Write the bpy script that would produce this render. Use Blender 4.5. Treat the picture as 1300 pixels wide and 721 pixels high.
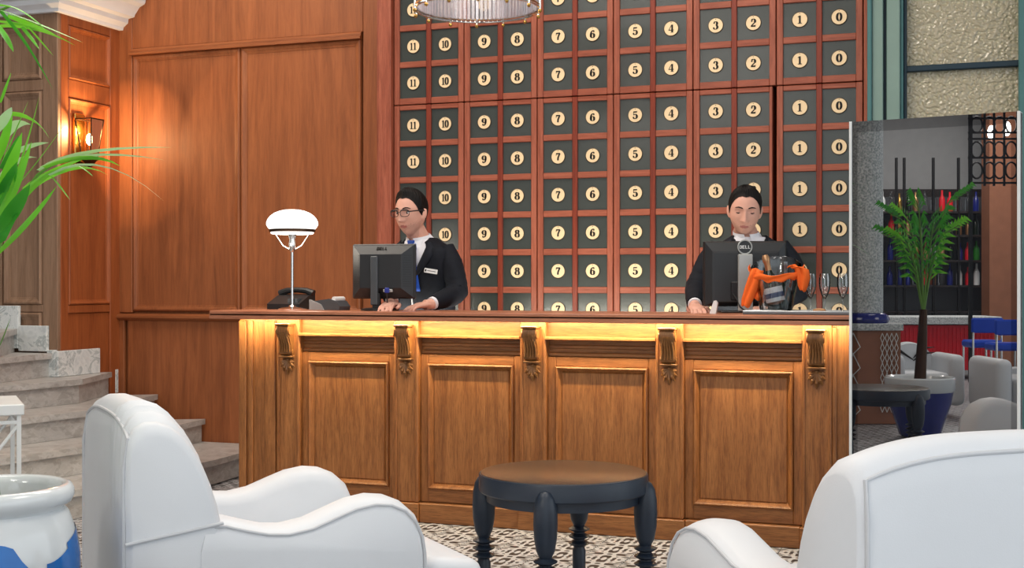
import bpy, bmesh, math, random
from mathutils import Vector, Matrix
random.seed(7)
for o in list(bpy.data.objects): bpy.data.objects.remove(o)
scene = bpy.context.scene
COL = scene.collection
R = math.radians
PI = math.pi

# ---------------------------------------------------------------- camera
FPX, TH, HC = 1610.0, R(19.8), 1.2          # focal length in pixels, yaw, eye height
CT, ST = math.cos(TH), math.sin(TH)
cam = bpy.data.cameras.new('camera')
cam.sensor_width = 36.0; cam.lens = 36.0*FPX/1300.0; cam.clip_start = .05
camo = bpy.data.objects.new('camera', cam); COL.objects.link(camo)
camo.location = (0, 0, HC); camo.rotation_euler = (PI/2, 0, TH)
scene.camera = camo

# ---------------------------------------------------------------- daylight, added ceiling fill lights, exposure
world = bpy.data.worlds.new('world'); scene.world = world; world.use_nodes = True
bg = world.node_tree.nodes['Background']
bg.inputs[0].default_value = (0.86, 0.94, 1.0, 1); bg.inputs[1].default_value = 1.3
scene.view_settings.view_transform = 'Standard'; scene.view_settings.look = 'None'
scene.view_settings.gamma = 1.0; scene.view_settings.use_curve_mapping = False
scene.view_settings.exposure = 0.1

def area(name, loc, size, power, col, rot=(0, 0, 0), sy=None):
    l = bpy.data.lights.new(name, 'AREA'); l.energy = power; l.color = col
    l.shape = 'RECTANGLE'; l.size = size; l.size_y = sy if sy else size
    o = bpy.data.objects.new(name, l); COL.objects.link(o); o.location = loc; o.rotation_euler = rot
    return o
def W(cx, cy, z=0.0):                        # camera-aligned ground plan -> room axes
    return Vector((cx*CT - cy*ST, cx*ST + cy*CT, z))
CEIL = 4.15
FILLS = [(-4.3, 5.9), (-1.7, 5.4), (-3.0, 2.8), (-0.2, 3.0), (-2.6, -1.0), (-4.4, -3.6), (0.6, -0.6), (-3.9, -5.6)]
for i, (x, y) in enumerate(FILLS):
    area('ceiling_fill', (x, y, CEIL-.03), 1.3, (50, 60, 34, 26, 60, 110, 40, 170)[i], (1.0, .90, .78) if i < 2 else (1, .94, .88))  # unseen lights added for even brightness, the last one to brighten the bar

# ---------------------------------------------------------------- projection helpers (pixel of the 1300x721 frame -> point)
def XY(u, Y): return Y*math.tan(math.atan((u-650)/FPX)-TH)
def DY(u, Y): return Y/(CT+(u-650)/FPX*ST)
def ZY(u, v, Y): return HC-(v-360.5)*DY(u, Y)/FPX
def onY(u, v, Y): return Vector((XY(u, Y), Y, ZY(u, v, Y)))
def atD(u, v, D): return W((u-650)/FPX*D, D, HC-(v-360.5)/FPX*D)

# ---------------------------------------------------------------- materials
M = {}
def nt(name):
    m = bpy.data.materials.new(name); m.use_nodes = True; M[name] = m
    t = m.node_tree; return m, t, t.nodes['Principled BSDF']
def srgb(r, g, b):
    f = lambda c: (c/255/12.92) if c/255 <= .04045 else ((c/255+.055)/1.055)**2.4
    return (f(r), f(g), f(b), 1)
def mix(t, a, b, fac, mode='MIX'):
    n = t.nodes.new('ShaderNodeMix'); n.data_type = 'RGBA'; n.blend_type = mode
    for sock, val in ((n.inputs[0], fac), (n.inputs[6], a), (n.inputs[7], b)):
        if hasattr(val, 'is_linked') or hasattr(val, 'links'): t.links.new(val, sock)
        else: sock.default_value = val
    return n.outputs[2]
def coords(t, scale=(1, 1, 1), kind='Object'):
    c = t.nodes.new('ShaderNodeTexCoord'); mp = t.nodes.new('ShaderNodeMapping')
    mp.inputs['Scale'].default_value = scale; t.links.new(c.outputs[kind], mp.inputs[0]); return mp.outputs[0]
def noise(t, co, scale, detail=4, rough=.55, dist=0):
    n = t.nodes.new('ShaderNodeTexNoise'); n.inputs['Scale'].default_value = scale
    n.inputs['Detail'].default_value = detail; n.inputs['Roughness'].default_value = rough; n.inputs['Distortion'].default_value = dist
    t.links.new(co, n.inputs['Vector']); return n.outputs[0]
def ramp(t, fac, stops):
    n = t.nodes.new('ShaderNodeValToRGB'); e = n.color_ramp.elements
    e[0].position, e[0].color = stops[0]; e[1].position, e[1].color = stops[-1]
    for p, c in stops[1:-1]:
        x = e.new(p); x.color = c
    t.links.new(fac, n.inputs[0]); return n.outputs[0]
def bump(t, b, h, strength, dist=.01):
    n = t.nodes.new('ShaderNodeBump'); n.inputs['Strength'].default_value = strength; n.inputs['Distance'].default_value = dist
    t.links.new(h, n.inputs['Height']); t.links.new(n.outputs[0], b.inputs['Normal'])
def plain(name, col, rough=.5, metal=0, spec=.5, var=.06, vscale=8, bmp=0, bscale=120, coat=0):
    m, t, b = nt(name)
    b.inputs['Roughness'].default_value = rough; b.inputs['Metallic'].default_value = metal
    b.inputs['Specular IOR Level'].default_value = spec; b.inputs['Coat Weight'].default_value = coat
    co = coords(t); n = noise(t, co, vscale)
    lo = tuple(c*(1-var) for c in col[:3])+(1,); hi = tuple(min(1, c*(1+var)) for c in col[:3])+(1,)
    t.links.new(ramp(t, n, [(.3, lo), (.7, hi)]), b.inputs['Base Color'])
    if bmp: bump(t, b, noise(t, co, bscale, 2), bmp, .004)
    return m
def wood(name, dark, light, rough=.4, axis='z', s=1.0, fine=.5, spec=.4, coat=0.0):
    m, t, b = nt(name)
    k = {'z': (9*s, 9*s, .7*s), 'x': (.7*s, 9*s, 9*s), 'y': (9*s, .7*s, 9*s)}[axis]
    co = coords(t, k); n1 = noise(t, co, 1.6, 5, .6, 1.2)
    co2 = coords(t, tuple(q*7 for q in k)); n2 = noise(t, co2, 1.7, 3, .7, .3)
    base = ramp(t, n1, [(.3, dark), (.5, tuple((a+c)/2 for a, c in zip(dark, light))), (.72, light)])
    pores = ramp(t, n2, [(.36, (1-fine, 1-fine, 1-fine, 1)), (.56, (1, 1, 1, 1))])
    t.links.new(mix(t, base, pores, .8, 'MULTIPLY'), b.inputs['Base Color'])
    b.inputs['Roughness'].default_value = rough; b.inputs['Specular IOR Level'].default_value = spec
    b.inputs['Coat Weight'].default_value = coat; b.inputs['Coat Roughness'].default_value = .15
    bump(t, b, n2, .12, .002); return m
def glass(name, col=(1, 1, 1, 1), rough=.0, alpha=.25, ior=1.45):
    m, t, b = nt(name)
    b.inputs['Base Color'].default_value = col; b.inputs['Roughness'].default_value = rough
    b.inputs['Transmission Weight'].default_value = 1.0; b.inputs['IOR'].default_value = ior
    return m
def thin_glass(name, col=(1, 1, 1, 1), refl=.12):
    m = bpy.data.materials.new(name); m.use_nodes = True; M[name] = m; t = m.node_tree
    for n in list(t.nodes): t.nodes.remove(n)
    o = t.nodes.new('ShaderNodeOutputMaterial'); mx = t.nodes.new('ShaderNodeMixShader'); fr = t.nodes.new('ShaderNodeFresnel')
    ma = t.nodes.new('ShaderNodeMath'); ma.operation = 'ADD'; ma.inputs[1].default_value = refl; fr.inputs[0].default_value = 1.3
    tr = t.nodes.new('ShaderNodeBsdfTransparent'); gl = t.nodes.new('ShaderNodeBsdfGlossy')
    tr.inputs[0].default_value = col; gl.inputs['Roughness'].default_value = .04
    t.links.new(fr.outputs[0], ma.inputs[0]); t.links.new(ma.outputs[0], mx.inputs[0])
    t.links.new(tr.outputs[0], mx.inputs[1]); t.links.new(gl.outputs[0], mx.inputs[2]); t.links.new(mx.outputs[0], o.inputs[0])
    return m
def emit(name, col, strength):
    m, t, b = nt(name); b.inputs['Base Color'].default_value = col
    b.inputs['Emission Color'].default_value = col; b.inputs['Emission Strength'].default_value = strength; return m

wood('wood_wall', srgb(130, 73, 40), srgb(166, 98, 57), .5, 'z', .8, .16)
wood('wood_wall_x', srgb(130, 73, 40), srgb(166, 98, 57), .5, 'x', .8, .16)
wood('wood_pier_daylit', srgb(128, 98, 76), srgb(160, 128, 104), .5, 'z', .8, .2)
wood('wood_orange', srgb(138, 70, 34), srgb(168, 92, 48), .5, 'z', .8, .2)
wood('oak', srgb(132, 80, 40), srgb(180, 119, 68), .42, 'z', 1.9, .42)
wood('oak_x', srgb(128, 78, 40), srgb(176, 117, 68), .42, 'x', 1.9, .42)
wood('oak_carved', srgb(112, 70, 34), srgb(158, 108, 60), .4, 'z', 1.6, .4)
wood('slab', srgb(172, 104, 74), srgb(202, 134, 100), .35, 'x', 1.2, .3, coat=.2)
wood('mahogany_dark', srgb(112, 40, 22), srgb(146, 60, 36), .42, 'z', 1.4, .28)
wood('mahogany', srgb(138, 68, 47), srgb(174, 98, 74), .42, 'z', 1.4, .28)
wood('mahogany_x', srgb(138, 68, 47), srgb(174, 98, 74), .42, 'x', 1.4, .28)
plain('slate_panel', srgb(58, 63, 60), .24, 0, .6, .1, 5, .1, 60)
plain('plate_cream', srgb(238, 210, 168), .4, 0, .4, .05, 30)
plain('plate_rim', srgb(60, 44, 24), .4, .3)
plain('ink', srgb(26, 20, 16), .6, 0, .3)
plain('brass', srgb(190, 150, 80), .25, 1.0)
plain('chrome', (.86, .84, .82, 1), .12, 1.0, .5, .02)
plain('steel', (.27, .28, .29, 1), .35, 1.0, .5, .04)
plain('white_leather', srgb(226, 229, 233), .5, 0, .35, .02, 3, .06, 260)
plain('piping', srgb(206, 208, 212), .5, 0, .35, .02)
plain('dark_blue_wood', srgb(34, 44, 58), .38, 0, .5, .12, 12, .05, 90)
plain('table_top_sheen', srgb(66, 52, 40), .26, 0, 1.0, .12, 12)  # brown base carries the counter's warm reflection on the dark top
plain('white_plaster', srgb(232, 234, 238), .6, 0, .3, .02)
plain('ceiling_paint', srgb(222, 220, 216), .8, 0, .2, .02)
plain('wall_paint', srgb(150, 152, 154), .7, 0, .3, .04)
plain('white_metal', srgb(228, 230, 228), .35, 0, .5, .02)
plain('black_plastic', srgb(26, 27, 29), .4, 0, .5, .1)
plain('grey_plastic', srgb(74, 78, 82), .4, 0, .5, .06)
plain('logo_grey', srgb(40, 42, 45), .4, 0, .5, .1)
plain('monitor_back', srgb(36, 38, 41), .42, 0, .5, .06, 6, .05, 300)
plain('silver_plastic', srgb(176, 178, 176), .35, .3, .5, .03)
plain('light_grey_plastic', srgb(150, 150, 150), .45, 0, .5, .04)
plain('white_plastic', srgb(240, 240, 238), .35, 0, .5, .01)
plain('blue_plug', srgb(36, 52, 150), .4)
plain('suit', srgb(18, 22, 31), .75, 0, .25, .2, 40, .1, 500)
plain('suit_lapel', srgb(22, 26, 36), .7, 0, .25, .2, 40, .1, 500)
plain('shirt', srgb(236, 236, 242), .7, 0, .2, .02)
plain('tie_blue', srgb(28, 74, 168), .5, 0, .3, .1, 60)
plain('skin', srgb(222, 168, 148), .5, 0, .35, .05, 14)
plain('skin_stubble', srgb(202, 154, 136), .55, 0, .3, .08, 30)
plain('lip', srgb(178, 108, 100), .45, 0, .4, .04)
plain('hair', srgb(17, 13, 12), .6, 0, .2, .3, 80, .3, 200)
plain('eye_white', srgb(226, 222, 218), .25)
plain('iris', srgb(34, 22, 16), .2)
plain('orange_napkin', srgb(252, 112, 44), .75, 0, .2, .05, 10, .08, 300)
plain('white_cloth', srgb(240, 240, 242), .75, 0, .2, .02)
plain('bottle_dark', srgb(16, 30, 22), .12, 0, .6)
plain('bottle_label', srgb(226, 228, 232), .5)
plain('label_blue', srgb(44, 66, 112), .5)
plain('foil_gold', srgb(196, 150, 110), .3, .8)
plain('cork', srgb(206, 150, 104), .8)
plain('soil', srgb(50, 38, 28), .95, 0, .1, .3, 30, .5, 60)
plain('blue_glaze', srgb(20, 108, 190), .12, 0, .6, .12, 10)
plain('deep_blue_glaze', srgb(24, 36, 120), .12, 0, .6, .12, 10)
plain('white_glaze', srgb(222, 226, 228), .1, 0, .6, .04, 4, coat=.4)
def leafm(name, col, tr):
    m = plain(name, col, .38, 0, .45, .25, 5); t = m.node_tree; b = t.nodes['Principled BSDF']; o = t.nodes['Material Output']
    x = t.nodes.new('ShaderNodeBsdfTranslucent'); x.inputs[0].default_value = tr; k = t.nodes.new('ShaderNodeMixShader'); k.inputs[0].default_value = .35
    t.links.new(b.outputs[0], k.inputs[1]); t.links.new(x.outputs[0], k.inputs[2]); t.links.new(k.outputs[0], o.inputs[0])
leafm('leaf', srgb(104, 200, 56), srgb(150, 230, 60)); leafm('leaf_dark', srgb(44, 140, 44), srgb(90, 190, 50)); leafm('leaf_pale', srgb(186, 216, 190), srgb(190, 230, 150))
plain('stem_green', srgb(104, 150, 62), .5, 0, .4, .2, 9)
plain('bronze', srgb(70, 46, 28), .35, .8)
plain('teal', srgb(72, 116, 116), .45, 0, .4, .06, 4)
plain('teal_light', srgb(126, 150, 140), .45, 0, .4, .06, 4)
plain('teal_dark', srgb(14, 44, 58), .45, 0, .4, .06, 4)
plain('gap_shade', srgb(10, 8, 8), .8, 0, .1)  # painted black for the shade between posts and cabinets
plain('red_fabric', srgb(214, 20, 40), .5, 0, .4, .08)
plain('royal_blue', srgb(24, 70, 190), .4, 0, .4, .08)
plain('dark_wood', srgb(34, 26, 24), .4)
plain('brown_wall', srgb(150, 100, 76), .6, 0, .3, .08)
plain('iron', srgb(24, 24, 26), .5, .5)
m, t, b = nt('opal'); b.inputs['Base Color'].default_value = (1, .98, .95, 1); b.inputs['Emission Color'].default_value = (1, .96, .9, 1); b.inputs['Emission Strength'].default_value = 1.5
emit('bulb_warm', (1, .78, .45, 1), 60)
emit('bulb_white', (1, .95, .88, 1), 5)
emit('globe_white', (1, .96, .9, 1), 25)
emit('led_warm', (1, .72, .28, 1), 9)
glass('clear_glass', (1, 1, 1, 1), .0)
thin_glass('acrylic', (.93, .95, .96, 1), .08)
thin_glass('lens', (.97, .98, 1, 1), -.01)
thin_glass('flute_glass', (.95, .96, .96, 1), .12)
thin_glass('lantern_glass', (1, .92, .8, 1), -.03)
m, t, b = nt('ribbed_crystal'); b.inputs['Base Color'].default_value = (.62, .6, .65, 1); b.inputs['Roughness'].default_value = .1; b.inputs['Transmission Weight'].default_value = .75; b.inputs['Metallic'].default_value = .0

# marble of the stair
m, t, b = nt('marble'); co = coords(t, (1.5, 1.5, 3)); n1 = noise(t, co, 2.2, 6, .6, 1.6); n2 = noise(t, co, 9, 5, .6, .8)
base = ramp(t, n1, [(.3, srgb(170, 168, 166)), (.55, srgb(190, 188, 185)), (.75, srgb(204, 203, 201))])
t.links.new(mix(t, base, ramp(t, n2, [(.44, srgb(214, 210, 206)), (.5, (1, 1, 1, 1)), (.6, srgb(242, 240, 238))]), .6, 'MULTIPLY'), b.inputs['Base Color'])
b.inputs['Roughness'].default_value = .35
m, t, b = nt('marble_white'); co = coords(t, (3, 3, 3)); n1 = noise(t, co, 2.5, 6, .6, 2.2)
t.links.new(ramp(t, n1, [(.3, srgb(200, 206, 208)), (.5, srgb(226, 230, 230)), (.58, srgb(170, 180, 182)), (.66, srgb(232, 234, 234))]), b.inputs['Base Color']); b.inputs['Roughness'].default_value = .3
# rough stone of the column
m, t, b = nt('stucco'); co = coords(t); n1 = noise(t, co, 60, 4); t.links.new(ramp(t, n1, [(.35, srgb(150, 158, 160)), (.65, srgb(226, 230, 230))]), b.inputs['Base Color']); bump(t, b, n1, .6, .01); b.inputs['Roughness'].default_value = .8
# hammered cathedral glass
m, t, b = nt('hammered_glass'); co = coords(t, (1, 1, 1))
vo = t.nodes.new('ShaderNodeTexVoronoi'); vo.inputs['Scale'].default_value = 62; vo.feature = 'SMOOTH_F1'
nz = t.nodes.new('ShaderNodeTexNoise'); nz.inputs['Scale'].default_value = 16; t.links.new(co, nz.inputs[0])
ad = t.nodes.new('ShaderNodeVectorMath'); ad.operation = 'MULTIPLY_ADD'; ad.inputs[1].default_value = (.03, .03, .03); t.links.new(nz.outputs[1], ad.inputs[0]); t.links.new(co, ad.inputs[2]); t.links.new(ad.outputs[0], vo.inputs['Vector'])
t.links.new(ramp(t, vo.outputs['Distance'], [(.05, srgb(196, 188, 156)), (.4, srgb(170, 160, 134))]), b.inputs['Base Color'])
b.inputs['Roughness'].default_value = .16; b.inputs['Specular IOR Level'].default_value = .7; bump(t, b, vo.outputs['Distance'], .9, .012)
# cement tile with an arabesque print
def mth(t, op, a, b=None):
    n = t.nodes.new('ShaderNodeMath'); n.operation = op
    for i, q in enumerate((a, b)):
        if q is None: continue
        if isinstance(q, (int, float)): n.inputs[i].default_value = q
        else: t.links.new(q, n.inputs[i])
    return n.outputs[0]
def tile_mat(name):
    m, t, b = nt(name); co = coords(t, (10, 10, 10)); sp = t.nodes.new('ShaderNodeSeparateXYZ'); t.links.new(co, sp.inputs[0])
    ax, ay = mth(t, 'PINGPONG', sp.outputs[0], 1), mth(t, 'PINGPONG', sp.outputs[1], 1)
    mx, mn = mth(t, 'MAXIMUM', ax, ay), mth(t, 'MINIMUM', ax, ay)
    def ln(a, b): return mth(t, 'SQRT', mth(t, 'ADD', mth(t, 'MULTIPLY', a, a), mth(t, 'MULTIPLY', b, b)))
    d0 = ln(ax, ay); dc = ln(mth(t, 'SUBTRACT', ax, 1), mth(t, 'SUBTRACT', ay, 1)); de = ln(mth(t, 'SUBTRACT', mx, 1), mn)
    w1 = mth(t, 'SINE', mth(t, 'MULTIPLY', dc, 10)); w2 = mth(t, 'SINE', mth(t, 'ADD', mth(t, 'MULTIPLY', de, 11), mth(t, 'MULTIPLY', d0, 4)))
    w3 = mth(t, 'SINE', mth(t, 'MULTIPLY', mth(t, 'SUBTRACT', mx, mth(t, 'MULTIPLY', mn, .7)), 9))
    s = mth(t, 'ADD', mth(t, 'MULTIPLY', w1, w2), mth(t, 'MULTIPLY', w3, .55))
    n = noise(t, co, 3, 3); s = mth(t, 'ADD', s, mth(t, 'MULTIPLY', mth(t, 'SUBTRACT', n, .5), .5))
    msk = ramp(t, mth(t, 'ADD', mth(t, 'MULTIPLY', s, .5), .5), [(.51, srgb(56, 54, 55)), (.59, srgb(184, 185, 188))])
    t.links.new(msk, b.inputs['Base Color']); b.inputs['Roughness'].default_value = .4
tile_mat('cement_tile')
# the black mirror glass of the display
def black_glass(name, base, refl):
    m = bpy.data.materials.new(name); m.use_nodes = True; M[name] = m; t = m.node_tree
    for n in list(t.nodes): t.nodes.remove(n)
    o = t.nodes.new('ShaderNodeOutputMaterial'); mx = t.nodes.new('ShaderNodeMixShader'); mx.inputs[0].default_value = refl
    d = t.nodes.new('ShaderNodeBsdfDiffuse'); d.inputs[0].default_value = base; g = t.nodes.new('ShaderNodeBsdfGlossy'); g.inputs['Roughness'].default_value = .0
    t.links.new(d.outputs[0], mx.inputs[1]); t.links.new(g.outputs[0], mx.inputs[2]); t.links.new(mx.outputs[0], o.inputs[0])
black_glass('screen_glass', (.012, .013, .016, 1), .42)
black_glass('bezel_glass', (.004, .004, .006, 1), .26)

# ---------------------------------------------------------------- mesh helpers
class MB:
    def __init__(s): s.v = []; s.f = []; s.m = []
    def add(s, vs, fs, mi=0):
        k = len(s.v); s.v += [Vector(p) for p in vs]; s.f += [tuple(i+k for i in f) for f in fs]; s.m += [mi]*len(fs); return s
    def box(s, x0, x1, y0, y1, z0, z1, mi=0, r=0, seg=1):
        x0, x1 = min(x0, x1), max(x0, x1); y0, y1 = min(y0, y1), max(y0, y1); z0, z1 = min(z0, z1), max(z0, z1)
        vs = [(x, y, z) for x in (x0, x1) for y in (y0, y1) for z in (z0, z1)]
        fs = [(0, 1, 3, 2), (4, 6, 7, 5), (0, 4, 5, 1), (2, 3, 7, 6), (0, 2, 6, 4), (1, 5, 7, 3)]
        if r <= 0: return s.add(vs, fs, mi)
        bm = bmesh.new(); bv = [bm.verts.new(p) for p in vs]
        for f in fs: bm.faces.new([bv[i] for i in f])
        bmesh.ops.bevel(bm, geom=bm.edges[:], offset=min(r, .49*min(x1-x0, y1-y0, z1-z0)), segments=seg, profile=.5, affect='EDGES')
        bm.verts.index_update()
        s.add([v.co.copy() for v in bm.verts], [tuple(v.index for v in f.verts) for f in bm.faces], mi); bm.free(); return s
    def loft(s, rings, mi=0, cap=True, closed=True):
        n = len(rings[0]); k = len(s.v)
        for r in rings: s.v += [Vector(p) for p in r]
        for i in range(len(rings)-1):
            for j in range(n if closed else n-1):
                a, b_ = k+i*n+j, k+i*n+(j+1) % n
                s.f.append((a, b_, b_+n, a+n)); s.m.append(mi)
        if cap and closed:
            s.f.append(tuple(range(k+n-1, k-1, -1))); s.m.append(mi)
            e = k+(len(rings)-1)*n; s.f.append(tuple(range(e, e+n))); s.m.append(mi)
        return s
    def tube(s, pts, rad, n=10, mi=0, cap=True, flat=1.0, up=None):
        pts = [Vector(p) for p in pts]
        if isinstance(rad, (int, float)): rad = [rad]*len(pts)
        rings = []; pn = None
        for i, p in enumerate(pts):
            d = (pts[min(i+1, len(pts)-1)]-pts[max(i-1, 0)])
            d = d.normalized() if d.length > 1e-9 else Vector((0, 0, 1))
            if pn is None:
                a = Vector(up) if up else (Vector((0, 0, 1)) if abs(d.z) < .9 else Vector((1, 0, 0)))
                pn = (a-d*a.dot(d)).normalized()
            else: pn = (pn-d*pn.dot(d)).normalized()
            bn = d.cross(pn)
            rings.append([p+(pn*math.cos(2*PI*j/n)*flat+bn*math.sin(2*PI*j/n))*rad[i] for j in range(n)])
        return s.loft(rings, mi, cap)
    def lathe(s, prof, n=24, c=(0, 0, 0), mi=0, cap=True):
        c = Vector(c)
        return s.loft([[c+Vector((r*math.cos(2*PI*j/n), r*math.sin(2*PI*j/n), z)) for j in range(n)] for r, z in prof], mi, cap)
    def ell(s, c, r, n=16, k=10, mi=0, mat3=None):
        c = Vector(c); rings = []
        for i in range(k+1):
            a = -PI/2+PI*i/k; a = max(-PI/2+.02, min(PI/2-.02, a)); ring = []
            for j in range(n):
                p = Vector((r[0]*math.cos(a)*math.cos(2*PI*j/n), r[1]*math.cos(a)*math.sin(2*PI*j/n), r[2]*math.sin(a)))
                ring.append(c+((mat3 @ p) if mat3 else p))
            rings.append(ring)
        return s.loft(rings, mi)
    def prism(s, poly, fn, d0, d1, mi=0):
        return s.loft([[fn(a, b_, d0) for a, b_ in poly], [fn(a, b_, d1) for a, b_ in poly]], mi)
    def map(s, fn): s.v = [fn(p) for p in s.v]; return s
    def mesh(s, name, mats, smooth=False, angle=35, fix=True):
        me = bpy.data.meshes.new(name); me.from_pydata([tuple(p) for p in s.v], [], s.f)
        mats = mats if isinstance(mats, (list, tuple)) else [mats]
        for q in mats: me.materials.append(M[q])
        for p, i in zip(me.polygons, s.m): p.material_index = i
        if fix:
            bm = bmesh.new(); bm.from_mesh(me); bmesh.ops.recalc_face_normals(bm, faces=bm.faces[:]); bm.to_mesh(me); bm.free()
        if smooth:
            me.shade_smooth(); me.set_sharp_from_angle(angle=R(angle))
        return me
    def build(s, name, mats, parent=None, smooth=False, angle=35, label=None, fix=True):
        return obj(name, s.mesh(name, mats, smooth, angle, fix), parent, label)
def obj(name, me, parent=None, label=None, loc=(0, 0, 0)):
    o = bpy.data.objects.new(name, me); COL.objects.link(o); o.parent = parent; o.location = loc
    if label: o['label'] = label
    return o
def empty(name, label, cat, loc=(0, 0, 0), rz=0, group=None):
    o = bpy.data.objects.new(name, None); COL.objects.link(o); o.location = loc; o.rotation_euler = (0, 0, rz); o.empty_display_size = .1
    return tag(o, label, cat, group)
def tag(o, label, cat=None, group=None, kind=None):
    o['label'] = label
    if cat: o['category'] = cat
    if group: o['group'] = group
    if kind: o['kind'] = kind
    return o
def struct(o, label, cat='wall'): return tag(o, label, cat, kind='structure')
def srt(name, label, cat='wall', loc=(0, 0, 0)):
    o = empty(name, label, cat, loc); o['kind'] = 'structure'; return o
def copy_tree(o, parent=None):
    c = o.copy(); COL.objects.link(c); c.parent = parent
    for ch in list(o.children): copy_tree(ch, c)
    return c
def frame_mould(mb, x0, x1, z0, z1, y, w=.03, d=.012, mi=0, prof=None):
    """picture-frame moulding on a wall facing -y: mitred four sides, profile proud of y"""
    prof = prof or [(0, 0), (.1, d*.7), (.3, d), (.55, d*.75), (.7, d*.35), (1, d*.15), (1, 0)]
    for (a, b_) in (((x0, z0), (x1, z0)), ((x1, z0), (x1, z1)), ((x1, z1), (x0, z1)), ((x0, z1), (x0, z0))):
        ex = Vector((b_[0]-a[0], 0, b_[1]-a[1])).normalized(); iny = Vector((-ex.z, 0, ex.x))
        A, B = Vector((a[0], y, a[1])), Vector((b_[0], y, b_[1]))
        r0 = [A+(ex+iny)*w*t_+Vector((0, -h, 0)) for t_, h in prof]; r1 = [B+(-ex+iny)*w*t_+Vector((0, -h, 0)) for t_, h in prof]
        mb.loft([r0, r1], mi)
    return mb
# ================================================================ THE SETTING
YW, YK = 7.25, 7.05                          # wood wall plane, front of the key cabinets
XS, YP = -5.46, 6.62                         # sconce wall plane, front of the pier
fl = srt('floor', 'black and cream patterned cement tile floor of the lobby', 'floor')
MB().box(-8.5, 5, -9, 7.6, -.12, -.012).build('floor_bed', 'cement_tile', fl)
tile_me = MB().box(-.0985, .0985, -.0985, .0985, -.012, 0, r=.0015).mesh('floor_tile', 'cement_tile')
def in_view(x, y):
    cx, cy = x*CT+y*ST, -x*ST+y*CT
    if cy < 4.9: return False
    u = 650+FPX*cx/cy; v = 360+FPX*HC/cy
    return -30 < u < 1150 and v < 745
n_t = 0
for i in range(-30, 10):
    for j in range(15, 33):
        x, y = i*.2+.1, j*.2+.05
        if y < 6.0 and in_view(x, y) and n_t < 300:
            obj('floor_tile', tile_me, fl, loc=(x, y, 0)); n_t += 1
MB().box(-8.5, 5, -9, 7.6, -.012, -.006).build('floor_screed', 'cement_tile', fl)

ce = srt('ceiling', 'pale plaster ceiling of the lobby', 'ceiling')
MB().box(-8.5, 5, -9, 7.6, CEIL, CEIL+.15).build('ceiling_slab', 'ceiling_paint', ce)
for x, y in FILLS:
    MB().box(x-.7, x+.7, y-.7, y+.7, CEIL-.02, CEIL-.001, r=.004).build('fill_tray', 'white_metal', ce)  # trays for the added fill lights

# wood-clad back wall: backing, panels, rails, mouldings
wb = srt('wall_back', 'warm brown wood panelled back wall behind the reception', 'wall')
X = lambda u: XY(u, YW)
MB().box(-8.5, 4.5, YW+.03, YW+.25, 0, CEIL).build('wall_core', 'wood_wall', wb)
def panel(name, x0, x1, z0, z1, y=YW, d=.03, mt='wood_wall', parent=wb, r=.004):
    return MB().box(x0, x1, y, y+d, z0, z1, r=r).build(name, mt, parent)
ZL = .985
panel('panel', X(170)+.012, X(305)-.003, ZL+.05, 2.76, YW+.012)
panel('panel', X(305)+.003, X(457)-.003, ZL+.05, 2.76, YW+.012)
panel('panel', X(170)-.05, X(305)+.25, .0, ZL-.03, YW)
panel('panel', X(305)+.256, X(461), .0, ZL-.03, YW)
panel('stile', X(152)-.03, X(168), ZL+.02, CEIL, YW-.005)
panel('stile', X(152)-.03, X(158), 0, ZL-.02, YW-.005)
panel('stile', X(462), X(481), 0, CEIL, YW-.012)
panel('upper_board', X(168), X(461), 2.80, CEIL, YW-.002)
mb = MB(); prof = [(0, 0), (.035, 0), (.035, .012), (.022, .02), (.022, .035), (.008, .05), (0, .055)]
mb.prism([(a, b_) for a, b_ in prof], lambda a, b_, d: Vector((d, YW-a+.01, 2.755+b_)), X(166), X(459)); mb.build('rail_moulding', 'wood_wall_x', wb, True, 30)
mb = MB()
for x0, x1 in ((X(168), X(305)-.003), (X(305)+.003, X(458))): frame_mould(mb, x0, x1, ZL+.03, 2.758, YW+.012, .045, .016)
mb.build('panel_moulding', 'wood_wall', wb, True, 30)
mb = MB(); prof = [(0, 0), (.03, .006), (.05, .022), (.05, .036), (.03, .046), (0, .05)]
mb.prism(prof, lambda a, b_, d: Vector((d, YW-a+.01, ZL-.035+b_)), X(152), X(461)); mb.build('dado_ledge', 'wood_wall_x', wb, True, 30)

# left: pier front and sconce wall
wl = srt('wall_left', 'wood panelled pier and return wall beside the stairs', 'wall')
MB().box(-8.5, XS-.03, YP+.03, YW+.25, 0, CEIL).build('wall_core', 'wood_orange', wl)
def zS(u, v):                                # height on the sconce wall plane x = XS
    d = -XS/(ST-(u-650)/FPX*CT); return HC-(v-360.5)*d/FPX
def yS(u):
    k = (u-650)/FPX; d = -XS/(ST-k*CT); return d*(CT+k*ST)
def sbox(name, y0, y1, z0, z1, x0, x1, mt='wood_orange', r=.004):
    return MB().box(x0, x1, y0, y1, z0, z1, r=r).build(name, mt, wl)
ya, yb = yS(87), yS(140)
sbox('stile', YP+.031, ya, 0, 3.1, XS-.03, XS); sbox('stile', yb, YW+.02, 0, 3.1, XS-.03, XS)
zp = [(zS(110, 105), zS(110, 38)), (zS(110, 387), zS(110, 128)), (.30, zS(110, 397))]
wl_rails = [(zp[0][1], 3.1), (zp[1][1], zp[0][0]), (zp[2][1], zp[1][0]), (0, .30)]
for z0, z1 in wl_rails: sbox('rail', ya, yb, z0, z1, XS-.03, XS-.0015)
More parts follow.
